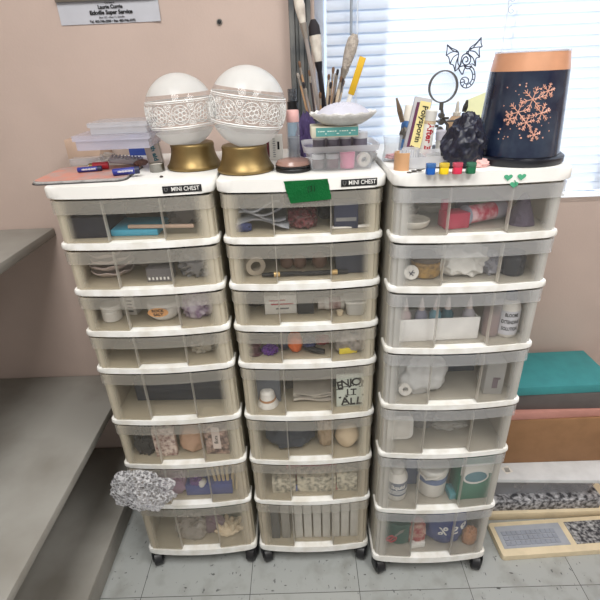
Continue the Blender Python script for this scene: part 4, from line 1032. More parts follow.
for q in range(4): add_box(bm, (0, -.0153, h_ * (.2 + .17 * q)), (w_ * .6, .0006, h_ * .06))
obj('printed_line', bm, INK, o)
t, r = dround('round_tub', 'round white tub with orange label', 'tub', 0, 2, 162, 323, 33, [(0, 0), (.7, 0), (.95, .25), (1, .5), (.98, .8), (0, .8)], WHITEP, parts=[('lid', [(0, .81), (1.0, .81), (1.0, 1.02), (.92, 1.12), (0, 1.14)], mat('tub_lid', (206, 202, 196), .4))])
bm = BM(); add_prism(bm, [(r * .62 * math.cos(a), r * .30 * math.sin(a)) for a in [2 * PI * q / 24 for q in range(24)]], 0, .0008, Matrix.Translation((-r * .1, -r * 1.03, r * .72)) @ Matrix.Rotation(PI / 2, 4, 'X'))
lb = obj('orange_label', bm, mat('orange_label', (232, 170, 110), .6), t)
lettering('ROCK', r * .26, INK, lb, (-r * .1, -r * 1.03 - .0013, r * .84), bold=.02); lettering('SALT', r * .26, INK, lb, (-r * .1, -r * 1.03 - .0013, r * .58), bold=.02)
t = dblob('net_bag', 'purple and white net bag at right', 'bag', 0, 2, 182, 212, 320, 26, .07, mat('net_bag_mat', (196, 186, 196), .6, scale=70, dark=(104, 64, 110)), .3, 2.2, 15)
dblob('crumpled_bag', 'pale crumpled bag lying at right', 'bag', 0, 3, 190, 215, 354, 13, .07, mat('pale_bag', (176, 168, 152), .6), .5, 2.6, 16)
dbox('black_board', 'dark flat board lying at the back', 'board', 0, 3, 130, 185, 342, 5, .09, mat('dim_board', (92, 84, 76), .8))
dbox('navy_folder', 'thick dark navy folder lying at the back', 'folder', 0, 4, 138, 229, 400, 19, .13, SLATE, -.04)
dbox('navy_folder', 'thinner dark navy folder on the thick one', 'folder', 0, 4, 142, 222, 396, 7, .10, DKNAVY, .05, lift=.070)
dblob('wire_bundle', 'dark tangled bundle at left end', 'bundle', 0, 5, 136, 157, 456, 24, .06, mat('black_bundle', (44, 44, 46), .8), .5, 3, 18)
FLORAL = mat('floral_print', (222, 204, 190), .6, scale=85, dark=(110, 56, 54))
FLORAL2 = mat('floral_print_dark', (92, 74, 70), .6, scale=75, dark=(206, 176, 160))
dbox('floral_packet', 'floral print packet left of the fabric roll', 'packet', 0, 5, 157, 178, 457, 26, .02, FLORAL, .05)
dblob('fabric_roll', 'rounded beige fabric bundle in the middle', 'fabric', 0, 5, 180, 206, 457, 25, .07, mat('salmon_beige', (196, 158, 130), .8), .15, 1.5, 20)
o, w_, h_ = dbox('floral_card', 'floral card with pale centre label at right', 'card', 0, 5, 208, 231, 459, 27, .012, FLORAL2, -.05)
bm = BM(); add_box(bm, (.0, -.0064, h_ * .55), (w_ * .34, .0008, h_ * .72)); lb = obj('centre_label', bm, mat('label_pink', (222, 206, 196), .6), o)
lettering('flora', .016, INK, lb, (0, -.0071, h_ * .5)).rotation_euler = (Matrix.Rotation(PI / 2, 3, 'X') @ Matrix.Rotation(PI / 2, 3, 'Z')).to_euler()
dblob('purple_pouch', 'lilac net pouch behind the bubble wrap', 'pouch', 0, 6, 160, 188, 498, 22, .06, mat('lilac_net', (156, 126, 150), .7), .35, 2.5, 22)
dbox('blue_box', 'flat blue box in the middle', 'box', 0, 6, 188, 234, 500, 9, .06, BLUE, 0)
dblob('purple_flower', 'small purple cloth flower on the blue box', 'flower', 0, 6, 192, 204, 497, 9, .03, PURPLE, .4, 3, 24, lift=.029)
bm = BM(); add_blob(bm, (.014, .014, .014), .1, 2, 3, 3); q, s, up, cr = put(0, 6, 200, 498, .03, .03, .029); one('cotton_ball', lab('white cotton ball on the blue box', 0, 6), 'ball', bm, WHITEP, q + Vector((.012, -.004, 0)))
nst = ['leftmost', 'second from left', 'third from left', 'third from right', 'second from right', 'rightmost']
for i in range(6):
    q, s, up, cr = put(0, 6, 217 + i * 4, 497, .01, .01, .030 if i < 4 else 0); hgt = .070 if i < 4 else .1
    bm = BM(); add_tube(bm, [(0, 0, .004), ((i - 3) * .002, .006, .045), ((i - 3) * .005 + .004, .012, hgt)], .0042, 8)
    one('bamboo_stick', lab(nst[i] + ' of the pale sticks', 0, 6), 'stick', bm, mat('pale_stick', (206, 184, 146), .6), q + Vector((0, .010, 0)), 0, 'pale sticks in the seventh drawer')
o, w_, h_ = dbox('green_box', 'flat dark green box at the back', 'box', 0, 7, 178, 246, 520, 12, .10, mat('bottle_green', (46, 92, 72), .6), 0, h=.13)
dblob('plastic_bag', 'clear crumpled film bag left of the shells', 'bag', 0, 7, 178, 208, 546, 19, .05, mat('film_taupe', (146, 138, 130), .3), .5, 2.8, 26)
fl = mat('shell_cream', (222, 202, 170), .6)
q, s, up, cr = put(0, 7, 229, 547, .11, .07)
t = thing('shell_flower', lab('cream cluster of shells like a flower', 0, 7), 'ornament', q, cr)
bm = BM(); add_blob(bm, (.046, .030, .018), .45, 2.6, 28, 4); obj('base', bm, fl, t)
for i in range(11):
    a = i * 2 * PI / 11; rr_ = .028 if i % 2 else .016
    bm = BM(); add_lathe(bm, [(0, 0), (.006, .004), (.0085, .018), (.0045, .030), (0, .032)], 12, Matrix.Translation((rr_ * 1.2 * math.cos(a), rr_ * .7 * math.sin(a), .018)) @ Matrix.Rotation(.5 * math.cos(a), 4, 'Y')); obj('petal', bm, fl, t)
dblob('purple_scarf', 'mauve cloth behind the shell cluster', 'cloth', 0, 7, 196, 226, 534, 14, .03, mat('mauve_cloth', (120, 96, 112), .8), .3, 2.4, 29)

# bubble wrap hanging from the seventh drawer
q = CH[0][2] @ Vector((-.122, -.0400, .392))
bm = BM(); vs = add_blob(bm, (.082, .020, .070), .34, 2.4, 33, 6, flat=False)
for v in vs:
    dd = noise.voronoi(v.co * 95)[0][0]; n_ = v.co.normalized()
    v.co += n_ * (.0065 * max(0, .62 - dd)) + n_ * .005 * noise.noise(v.co * 38)
m_bub, nt, out = new_mat('sparkle_film')
tc = nt.nodes.new('ShaderNodeTexCoord'); vo = nt.nodes.new('ShaderNodeTexVoronoi'); vo.inputs['Scale'].default_value = 120; nz = nt.nodes.new('ShaderNodeTexNoise'); nz.inputs['Scale'].default_value = 210
nt.links.new(tc.outputs['Object'], vo.inputs['Vector']); nt.links.new(tc.outputs['Object'], nz.inputs['Vector'])
ad = nt.nodes.new('ShaderNodeMath'); ad.operation = 'MULTIPLY'; nt.links.new(vo.outputs['Distance'], ad.inputs[0]); nt.links.new(nz.outputs['Fac'], ad.inputs[1])
mr = nt.nodes.new('ShaderNodeMapRange'); mr.inputs['From Min'].default_value = .14; mr.inputs['From Max'].default_value = .40; mr.inputs['To Min'].default_value = .06; mr.inputs['To Max'].default_value = .62; nt.links.new(ad.outputs[0], mr.inputs['Value'])  # opaque white specks put the sparkle into the film itself
tr = nt.nodes.new('ShaderNodeBsdfTransparent'); pb = nt.nodes.new('ShaderNodeBsdfPrincipled'); pb.inputs['Base Color'].default_value = (.85, .85, .87, 1); pb.inputs['Roughness'].default_value = .2
tr.inputs['Color'].default_value = (.82, .82, .84, 1)
mx = nt.nodes.new('ShaderNodeMixShader'); nt.links.new(mr.outputs['Result'], mx.inputs[0]); nt.links.new(tr.outputs[0], mx.inputs[1]); nt.links.new(pb.outputs[0], mx.inputs[2]); nt.links.new(mx.outputs[0], out.inputs[0])
one('bubble_wrap', 'crumpled clear bubble wrap hanging out of the left chest near the floor', 'bubble wrap', bm, m_bub, q, 0, None, 25)

dblob('brown_filler', 'brown cloth added to darken the back', 'cloth', 0, 0, 104, 176, 207, 14, .05, mat('filler_umber', (62, 50, 42), .9), .25, 2.4, 101)  # this and the next lines add dark fillers so drawer backs read dark
dblob('grey_filler', 'grey bag added to darken the back', 'bag', 0, 1, 150, 184, 258, 14, .05, mat('umber_grey', (70, 62, 56), .8), .25, 2.4, 102)
dblob('black_filler', 'pouch added to darken the right back', 'pouch', 1, 0, 318, 334, 220, 22, .05, mat('filler_black', (38, 34, 46), .8), .25, 2.4, 103)
dblob('umber_filler', 'brown pouch added to darken the back', 'pouch', 1, 0, 284, 316, 206, 14, .04, mat('filler_umber', (62, 50, 42), .9), .25, 2.4, 104)
dblob('slate_filler', 'dark sleeve added to darken the back', 'sleeve', 1, 1, 268, 334, 262, 12, .05, mat('filler_slate', (48, 48, 56), .8), .2, 2.4, 105)
dblob('dark_filler', 'dark fabric added to darken the back', 'fabric', 1, 2, 268, 336, 300, 10, .05, mat('filler_dark', (52, 48, 48), .8), .2, 2.4, 106)
dblob('charcoal_filler', 'black fabric added to darken the back', 'fabric', 1, 3, 258, 330, 338, 8, .05, mat('filler_charcoal', (44, 42, 44), .8), .2, 2.4, 107)
# ---- middle chest
bm = BM()
q, s, up, cr = put(1, 0, 256, 234, .13, .09)
for i in range(4):
    add_sheet(bm, lambda u, v, i=i: Vector(((u - .5) * (.115 - .012 * i), (v - .5) * .085 + .006 * math.sin(u * 5 + i), .010 + i * .013 + .010 * math.sin(u * 4.2 + i * 1.3) * (1 - v * .3) + .006 * math.sin(v * 6 + i))), 16, 8, .004)
one('folded_cloth', lab('folded grey striped cloths piled at left', 1, 0), 'cloth', bm, mat('grey_stripe', (170, 172, 176), .8, scale=20, dark=(92, 96, 106)), q + Vector((0, 0, .008)))
dblob('blue_cloth', 'dark blue cloth lying under grey cloths', 'cloth', 1, 0, 232, 250, 236, 9, .02, mat('royal_navy', (36, 48, 96), .7), .3, 3, 41)
dblob('bead_bag', 'film bag of dark red beads', 'bag', 1, 0, 288, 318, 232, 22, .07, mat('bead_red', (112, 42, 50), .35, scale=120, dark=(60, 44, 44), bump=.6, bscale=140), .35, 3, 42)
dblob('paper_roll', 'pale torn paper behind the red beads', 'paper', 1, 0, 290, 332, 212, 12, .05, mat('tan_paper', (182, 166, 148), .8), .3, 2.6, 43)
o, w_, h_ = dbox('navy_case', 'upright dark navy case with grey label', 'case', 1, 0, 334, 358, 229, 24, .05, mat('case_navy', (32, 40, 70), .5))
bm = BM(); add_box(bm, (0, -.0254, h_ * .38), (w_ * .85, .0008, h_ * .14)); obj('label_strip', bm, GREY, o)
dbox('grey_card', 'grey card leaning right of the navy case', 'card', 1, 0, 356, 364, 224, 21, .03, mat('card_grey', (140, 134, 128), .8), .2)
dbox('white_strip', 'thin white strip lying at right', 'strip', 1, 0, 333, 373, 237, 2.2, .012, WHITEP, .04)
bm = BM(); q, s, up, cr = put(1, 1, 255, 280, .05, .05); add_lathe(bm, [(.012, -.010), (.023, -.010), (.023, .010), (.012, .010)], 30, Matrix.Translation((0, 0, .0232)) @ Matrix.Rotation(PI / 2, 4, 'X') @ Matrix.Rotation(.3, 4, 'Y'), True); one('tape_roll', lab('pale roll of tape standing at left', 1, 1), 'tape roll', bm, mat('tape_pale', (178, 166, 148), .5), q)
for i, (x, n_) in enumerate(((287, 'leftmost'), (300, 'middle'), (320, 'rightmost'))):
    t, r = dround('wooden_knob', n_ + ' of three round brown wooden knobs', 'knob', 1, 1, x, 270, 14 + (i == 2) * 2, [(0, 0), (.6, .05), (.95, .5), (1, .95), (.85, 1.5), (.4, 1.9), (0, 1.95)], mat('knob_brown', (128, 96, 78), .5), grp='round wooden knobs')
for i, (x0, x1, n_) in enumerate(((262, 302, 'left'), (300, 348, 'right'))):
    q, s, up, cr = put(1, 1, (x0 + x1) / 2, 279 - i, (x1 - x0) * .0021, .012); L_ = (x1 - x0) * s; X = Matrix.Translation((0, 0, .006)) @ Matrix.Rotation(PI / 2, 4, 'Y')
    t = thing('black_pen', lab(n_ + ' black pen with a gold ring', 1, 1), 'pen', q, .03)
    bm = BM(); add_lathe(bm, [(0, -L_ / 2), (.004, -L_ / 2), (.0058, -L_ * .3), (.0058, L_ * .3), (.005, L_ / 2), (0, L_ / 2)], 14, X); obj('barrel', bm, INK, t)
    bm = BM(); add_lathe(bm, [(.0056, -.007), (.0064, -.007), (.0064, .007), (.0056, .007)], 14, Matrix.Translation((L_ * (-.12 if not i else .22), 0, 0)) @ X, True); obj('gold_ring', bm, mat('bright_gold', (214, 180, 120), .3, .4), t)
dbox('navy_box', 'dark navy box at the right end', 'box', 1, 1, 336, 368, 273, 21, .09, mat('dusk_navy', (56, 60, 74), .7))
o, w_, h_ = dbox('white_carton', 'white carton with red print at left', 'carton', 1, 2, 265, 297, 314, 18, .03, PAPER, .04)
for i, (zz, ww) in enumerate(((.75, .5), (.55, .7), (.3, .4))):
    bm = BM(); add_box(bm, (w_ * (.05 if i else -.1), -.0153, h_ * zz), (w_ * ww, .0006, h_ * .07)); obj('printed_line', bm, RED if i < 2 else GREY, o)
dbox('black_case', 'black case between white carton and bottle', 'case', 1, 2, 298, 314, 314, 19, .05, DK)
t, r = dround('white_bottle', 'white bottle lying on its side', 'bottle', 1, 2, 332, 312, 13, [(0, -2.2), (.9, -2.2), (1, -2.1), (1, .6), (.8, .9), (0, .9)], WHITEP, parts=[('cap', [(0, .92), (.85, .92), (.85, 1.9), (0, 1.9)], mat('cap_grey', (206, 198, 190), .5)), ('label', [(.0, -1.6), (1.03, -1.6), (1.03, .2), (0, .2)], mat('label_rose', (190, 170, 164), .6, scale=90, dark=(120, 70, 70)))])
t.rotation_euler = (0, -PI / 2, .05); t.location.z += r * 1.04; t.location.x -= .004
q, s, up, cr = put(1, 2, 356, 316, .05, .05)
t = thing('white_cup', lab('small white square tub at right', 1, 2), 'tub', q, 0)
bm = BM(); tapered_wall(bm, .042, .042, .052, .052, 0, .036, .002, .010); obj('tub', bm, mat('tub_grey', (190, 188, 182), .5), t)
bm = BM(); tapered_wall(bm, .054, .054, .054, .054, .033, .037, .003, .011); obj('rim', bm, WHITEP, t)
bm = BM(); add_lathe(bm, [(0, 0), (.007, 0), (.0085, .012), (0, .012)], 14); q, s, up, cr = put(1, 2, 340, 320, .017, .017); one('cork', lab('small cork before the white square tub', 1, 2), 'cork', bm, CREAMP, q)
dblob('dark_cloth', 'dark taupe cloth at left back', 'cloth', 1, 2, 246, 266, 308, 12, .05, DARKBROWN, .3, 2.4, 46)
def spool(desc, ch, k, cx, py, wpx, col):
    dround('spool', desc, 'spool', ch, k, cx, py, wpx, [(0, 0), (1, 0), (1, .2), (.6, .3), (.6, 1.3), (1, 1.4), (1, 1.6), (0, 1.6)], col)
spool('dark maroon spool at left', 1, 3, 255, 359, 15, mat('maroon', (84, 44, 56), .6))
bm = BM(); q, s, up, cr = put(1, 3, 270, 361, .036, .036); vs = add_blob(bm, (.019, .017, .012), .5, 9, 51, 4); one('pompom', lab('fluffy purple pompom near the front', 1, 3), 'pompom', bm, mat('bright_purple', (108, 50, 150), .9, bump=.7, bscale=300), q)
dblob('navy_ball', 'dark navy ball behind the pompom', 'ball', 1, 3, 278, 290, 352, 15, .035, NAVY, .1, 2, 52, ridge=False)
dblob('orange_ball', 'orange felt ball in the middle', 'ball', 1, 3, 288, 303, 354, 18, .04, mat('orange_felt', (222, 108, 48), .7), .2, 2, 53, ridge=False)
dblob('blue_yarn', 'dark blue yarn right of the orange ball', 'yarn', 1, 3, 303, 316, 352, 13, .04, mat('blue_yarn', (52, 56, 104), .8), .3, 3, 54)
dblob('red_cloth', 'small dark red cloth at the back', 'cloth', 1, 3, 314, 330, 346, 8, .03, RED, .3, 3, 55)
q, s, up, cr = put(1, 3, 315, 358, .06, .02); bm = BM(); add_tube(bm, [(-.026, .004, .009), (-.004, .0, .009), (.010, -.002, .009), (.026, -.002, .009)], [.005, .008, .0075, .006], 12); one('black_marker', lab('short black marker lying near the front', 1, 3), 'marker', bm, INK, q, -.25)
o = dblob('film_bag', 'film bag with white flowers at right', 'bag', 1, 3, 336, 366, 356, 21, .05, mat('film_flower', (176, 166, 156), .4, scale=60, dark=(116, 110, 104)), .45, 2.8, 56)
dbox('yellow_tag', 'bright yellow tag before the film bag', 'tag', 1, 3, 339, 357, 360.5, 5, .008, mat('yellow_tag', (226, 204, 60), .5), .1)
dbox('dark_board', 'dark upright board across the back', 'board', 1, 4, 286, 345, 388, 18, .02, mat('dark_board', (70, 66, 66), .8))
q, s, up, cr = put(1, 4, 268, 413, .06, .045)
t = thing('bell_ornament', lab('white bell-shaped ornament with tan band', 1, 4), 'ornament', q, 0)
bm = BM(); add_lathe(bm, [(0, 0), (.029, 0), (.029, .004), (.022, .016), (0, .016)], 30); obj('bell_skirt', bm, WHITEP, t)
bm = BM(); add_lathe(bm, [(0, .0162), (.0225, .0162), (.0215, .0225), (0, .0225)], 30); obj('band', bm, mat('tan_band', (176, 128, 88), .6), t)
bm = BM(); add_lathe(bm, [(0, .0227), (.0212, .0227), (.0185, .040), (.012, .046), (0, .047)], 30); obj('bell_top', bm, WHITEP, t)
dbox('grey_box', 'dim blue-grey upright box behind bell ornament', 'box', 1, 4, 258, 281, 402, 30, .05, mat('dim_blue', (96, 102, 112), .7), 0)
q, s, up, cr = put(1, 4, 313, 405, .11, .10); bm = BM()
for i in range(3): add_sheet(bm, lambda u, v, i=i: Vector(((u - .5) * .105, (v - .5) * .08, .012 + i * .010 + .004 * math.sin(u * 6 + i) + .003 * math.sin(v * 5 + 2 * i))), 12, 8, .005)
one('folded_linen', lab('pale folded linen lying in the middle', 1, 4), 'linen', bm, mat('pale_linen', (186, 178, 166), .8), q)
# the painted sign
a, b = on_lid_front(1, 336, 398), None
inv = CH[1][2].inverted()
def onpl(px, py, y): o = CAM; r = ray(px, py); return o + r * ((y - o.y) / r.y)
A_, B_ = onpl(336.5, 414, .012), onpl(375, 411.5, .022); A2 = onpl(335.5, 383, .012); sw = min((B_ - A_).length, .152 - A_.x); shh = A2.z - A_.z
t = thing('painted_sign', lab('white square sign with black painted words', 1, 4), 'sign', (A_.x + sw / 2, .0195, CH[1][1][5] + .0045), .05)
bm = BM(); add_box(bm, (0, 0, shh / 2), (sw, .006, shh), None, .001); obj('board', bm, mat('pale_green_white', (206, 212, 200), .6), t)
for s_, x, z, sz, r_ in (('E', -.39, .68, .034, .15), ('N', -.21, .74, .030, .08), ('J', -.02, .76, .030, .0), ('O', .17, .76, .034, 0), ('Y', .38, .74, .034, -.15), ('I', -.12, .46, .026, .05), ('T', .08, .46, .026, 0), ('A', -.20, .17, .034, .1), ('L', .05, .16, .030, 0), ('L', .28, .17, .032, -.1)):
    lettering(s_, sz, INK, t, (x * sw, -.0037, z * shh), (PI / 2, -r_, 0), .025, name='letter')
    if s_ not in 'O':
        bm = BM(); add_box(bm, (0, 0, -sz * .36), (sz * .55, .0006, sz * .07)); o = obj('letter_serif', bm, INK, t); o.location = (x * sw, -.0036, z * shh)
bm = BM()
for x, z in ((-.38, .30), (-.15, .32), (.42, .35)): add_blob(bm, (.004, .0004, .003), .4, 4, 3, 2, flat=False, c=(x * sw, -.0035, z * shh))
obj('paint_blot', bm, INK, t)
dblob('navy_cloth', 'dark blue-grey cloth filling left and middle', 'cloth', 1, 5, 266, 316, 452, 27, .11, mat('cloth_slate', (52, 58, 70), .8), .25, 2.2, 61)
dblob('beige_cloth', 'beige cloth bundle hanging at right', 'cloth', 1, 5, 318, 334, 448, 27, .06, mat('beige_cloth', (178, 156, 128), .8), .3, 2.4, 62)
bm = BM(); q, s, up, cr = put(1, 5, 348, 452, .07, .06); add_blob(bm, (.034, .028, .042), .12, 1.6, 63, 4); one('foam_ball', lab('pale rounded foam ball at right', 1, 5), 'ball', bm, mat('foam', (216, 194, 162), .7), q)
FL3 = mat('cream_floral', (220, 212, 190), .6, scale=70, dark=(84, 88, 84))
dbox('floral_box', 'cream floral box at left front', 'box', 1, 6, 273, 296, 495, 12, .04, FL3, .03)
dbox('floral_box', 'long cream floral box in the middle', 'box', 1, 6, 298, 336, 495, 13, .04, FL3, -.02)
dbox('floral_box', 'narrow cream floral box at right', 'box', 1, 6, 337, 357, 494, 15, .04, FL3, -.05)
dbox('red_box', 'long red box standing behind floral boxes', 'box', 1, 6, 287, 337, 481, 20, .025, mat('crimson', (150, 34, 52), .6), 0, h=.10)
bm = BM(); add_blob(bm, (.011, .011, .011), .05, 2, 3, 3); q, s, up, cr = put(1, 6, 336.5, 499, .022, .022); one('red_ball', lab('small dusky red ball before floral boxes', 1, 6), 'ball', bm, mat('dusky_red', (150, 78, 76), .6), q)
bm = BM(); add_blob(bm, (.008, .008, .012), .05, 2, 3, 3); q, s, up, cr = put(1, 6, 297, 499, .018, .018); one('blue_ball', lab('small blue bead before left floral box', 1, 6), 'bead', bm, mat('bead_blue', (70, 88, 150), .5), q)
dbox('dark_book', 'dark book standing upright at left', 'book', 1, 7, 273, 281, 545, 30, .14, mat('book_slate', (52, 58, 66), .6), 0)
dbox('grey_book', 'pale grey book beside the dark book', 'book', 1, 7, 283, 291, 544, 29, .14, mat('book_grey', (146, 144, 138), .7), 0)
for i in range(7):
    dbox('paper_folder', ('leftmost', 'second from left', 'third from left', 'middle', 'third from right', 'second from right', 'rightmost')[i] + ' of seven white upright folders', 'folder', 1, 7, 296 + i * 9, 303.5 + i * 9, 545, 31, .16, mat('folder_white', (206, 204, 198), .6), .0, grp='white folders in the bottom drawer')

# ---- right chest
for i, (x, py, w_, n_) in enumerate(((417, 232, 33, 'front one of the shallow white bowls'), (409, 216, 26, 'back left one of the shallow white bowls'), (434, 214, 35, 'back right one of the shallow white bowls'))):
    dround('shallow_bowl', n_, 'bowl', 2, 0, x, py, w_, [(0, 0), (.8, 0), (.94, .16), (1, .42), (.93, .44), (.86, .22), (0, .12)], OFFW, grp='shallow white bowls')
o, w_, h_ = dbox('red_case', 'dark pink case with upright back', 'case', 2, 0, 443, 468, 230, 15, .04, mat('rose_red', (176, 42, 72), .5), .15)
bm = BM(); add_box(bm, (-w_ * .3, .012, h_ * 1.35), (w_ * .32, .012, h_ * .7), None, .001); obj('upright_back', bm, mat('rose_red', (176, 42, 72), .5), o)
dbox('grey_block', 'small grey block behind pink case', 'block', 2, 0, 456, 468, 216, 14, .02, mat('block_grey', (96, 92, 104), .6))
q, s, up, cr = put(2, 0, 490, 230, .10, .075)
t = thing('spray_can', lab('red tube with a round grey end, lying', 2, 0), 'tube', q + Vector((0, .005, 0)), cr)
X = Matrix.Translation((0, 0, .022)) @ Matrix.Rotation(.40, 4, 'Z') @ Matrix.Rotation(PI / 2, 4, 'Y')
bm = BM(); add_lathe(bm, [(0, -.050), (.0185, -.050), (.019, -.048), (.019, .052), (0, .052)], 28, X); obj('tube', bm, mat('tube_red', (190, 44, 74), .35, scale=45, dark=(228, 196, 202)), t)
bm = BM(); add_lathe(bm, [(0, -.056), (.018, -.056), (.0212, -.054), (.0212, -.0505), (0, -.0505)], 28, X); obj('end_cap', bm, mat('cap_blue_grey', (146, 152, 166), .35), t)
bm = BM(); add_lathe(bm, [(.0191, .020), (.0197, .020), (.0197, .050), (.0191, .050)], 28, X, True); obj('silver_band', bm, mat('silver_lilac', (184, 178, 190), .3, .3), t)
q, s, up, cr = put(2, 0, 524, 232, .07, .05)
bm = BM(); vs = add_lathe(bm, [(0, 0), (.03, 0), (.028, .01), (.012, .050), (.003, .065), (0, .066)], 18)
for v in vs: v.co += Vector((noise.noise(v.co * 60) * .004, noise.noise(v.co * 60 + Vector((5, 0, 0))) * .004, 0))
one('dark_cone', lab('dark purple-grey cone at the right end', 2, 0), 'cone', bm, mat('plum_grey', (66, 54, 74), .7, bump=.5, bscale=120), q)
dblob('green_paper', 'pale green paper behind the lying red tube', 'paper', 2, 0, 474, 500, 210, 10, .04, mat('pale_green', (190, 208, 176), .7), .3, 2.6, 71)
# second drawer
dround('gold_jar', 'round gold-brown jar lying tilted', 'jar', 2, 1, 428, 282, 30, [(0, 0), (.85, 0), (1, .12), (1, 1.0), (.9, 1.12), (0, 1.15)], mat('gold_glitter', (164, 128, 62), .45, scale=110, dark=(110, 86, 48)), parts=[('dark_lid', [(0, 1.16), (1.02, 1.16), (1.02, 1.45), (0, 1.45)], mat('smoke_lid', (96, 84, 72), .4))])
q, s, up, cr = put(2, 1, 411, 286, .03, .02)
t = thing('white_disc', lab('round white lid standing before the gold jar', 2, 1), 'lid', q + Vector((0, 0, .0162)), cr)
bm = BM(); add_lathe(bm, [(0, -.005), (.0155, -.005), (.0162, -.003), (.0162, .005), (0, .005)], 28, Matrix.Rotation(PI / 2 - .25, 4, 'X')); obj('lid', bm, WHITEP, t)
bm = BM()
for a, b in (((-.006, .004), (.004, -.006)), ((-.004, -.005), (.003, .007)), ((.0, .002), (.007, .001))): add_tube(bm, [(a[0], -.0066, a[1]), (b[0], -.0066, b[1])], .0009, 5)
obj('ink_mark', bm, NAVY, t)
dblob('crumpled_tissue', 'large crumpled white tissue in the middle', 'tissue', 2, 1, 438, 490, 281, 34, .09, mat('tissue_white', (224, 222, 216), .8), .3, 1.9, 73, 5)
dround('dark_jar', 'dark glossy jar at the right end', 'jar', 2, 1, 515, 281, 24, [(0, 0), (.95, 0), (1, .1), (1, 1.5), (.85, 1.65), (.85, 1.9), (0, 1.9)], mat('black_gloss', (30, 34, 46), .2))
dblob('plastic_bag', 'grey film bag left of the dark jar', 'bag', 2, 1, 484, 502, 276, 22, .06, mat('grey_lilac_film', (150, 150, 158), .35), .4, 2.6, 74)
# third drawer
o, w_, h_ = dbox('white_carton', 'low white open carton holding nozzle bottles', 'carton', 2, 2, 398, 477, 345, 21, .004, mat('carton_white', (232, 230, 226), .7), .02)
CX = o.location.copy()
bm = BM(); add_box(bm, (0, .060, h_ * .45), (w_, .003, h_ * .9)); add_box(bm, (-w_ / 2 + .0015, .03, h_ * .45), (.003, .056, h_ * .9)); add_box(bm, (w_ / 2 - .0015, .03, h_ * .45), (.003, .056, h_ * .9)); add_box(bm, (0, .031, .0012), (w_ - .006, .056, .002)); obj('carton_back', bm, mat('carton_white', (232, 230, 226), .7), o, smooth=False)
for i, (dx, c, n_) in enumerate(((-.40, (214, 196, 196), 'leftmost nozzle bottle, pinkish,'), (-.20, (150, 150, 170), 'second nozzle bottle from left, grey-lilac,'), (-.02, (110, 158, 172), 'middle nozzle bottle, pale teal,'), (.13, (52, 100, 112), 'fourth nozzle bottle from left, dark teal,'), (.40, (188, 184, 192), 'rightmost nozzle bottle, grey-white,'))):
    t = thing('nozzle_bottle', lab(n_, 2, 2), 'bottle', CX + Vector((dx * w_, .028, .0025)), 0, 'nozzle bottles in the white carton')
    bm = BM(); add_lathe(bm, [(0, 0), (.0135, 0), (.0145, .002), (.0145, .055), (.008, .066), (0, .066)], 22); obj('body', bm, mat('bottle_tone_%d' % i, c, .4), t)
    bm = BM(); add_lathe(bm, [(0, .0665), (.0075, .0665), (.0065, .076), (.002, .098), (0, .099)], 18); obj('nozzle', bm, mat('nozzle_white', (232, 218, 212), .4), t)
q, s, up, cr = put(2, 2, 492, 342, .05, .05)
t = thing('clear_canister', lab('clear canister of pinkish beads beside white carton', 2, 2), 'canister', q, cr)
bm = BM(); add_lathe(bm, [(0, 0), (.020, 0), (.021, .002), (.021, .09), (0, .09)], 30); obj('canister', bm, milky('canister_clear', (220, 216, 216), .6, .4, .2, .08), t)
bm = BM(); add_lathe(bm, [(0, .0905), (.0225, .0905), (.0225, .104), (0, .104)], 30); obj('lid', bm, CLEARF, t)
bm = BM(); add_lathe(bm, [(0, .002), (.0185, .002), (.0185, .06), (0, .06)], 24); obj('beads', bm, mat('bead_pink', (176, 140, 136), .6, scale=160, dark=(110, 76, 80)), t)
q, s, up, cr = put(2, 2, 516, 344, .06, .05)
t = thing('solution_bottle', lab('white bottle with black lettering and dark cap', 2, 2), 'bottle', q, cr - .1)
bm = BM(); add_lathe(bm, [(0, 0), (.024, 0), (.0255, .002), (.0255, .072), (.021, .086), (.012, .092), (0, .092)], 32); obj('body', bm, WHITEP, t)
bm = BM(); add_lathe(bm, [(0, .0925), (.0125, .0925), (.0125, .112), (.009, .116), (0, .116)], 22); obj('cap', bm, mat('cap_navy', (54, 66, 96), .4), t)
bm = BM(); add_lathe(bm, [(.0256, .008), (.0261, .008), (.0261, .070), (.0256, .070)], 32, None, True); lb = obj('label', bm, mat('label_grey', (206, 206, 212), .5), t)
for s_, z in (('BLOOMS', .060), ('EXTENDING', .042), ('SOLUTION', .024)):
    o = lettering(s_, .0125, INK, lb, (0, 0, z), bold=.02, wide=.62)
    for v in o.data.vertices: a = v.co.x / .0262; v.co.x, v.co.z = .0264 * math.sin(a), .0264 * math.cos(a) + v.co.z
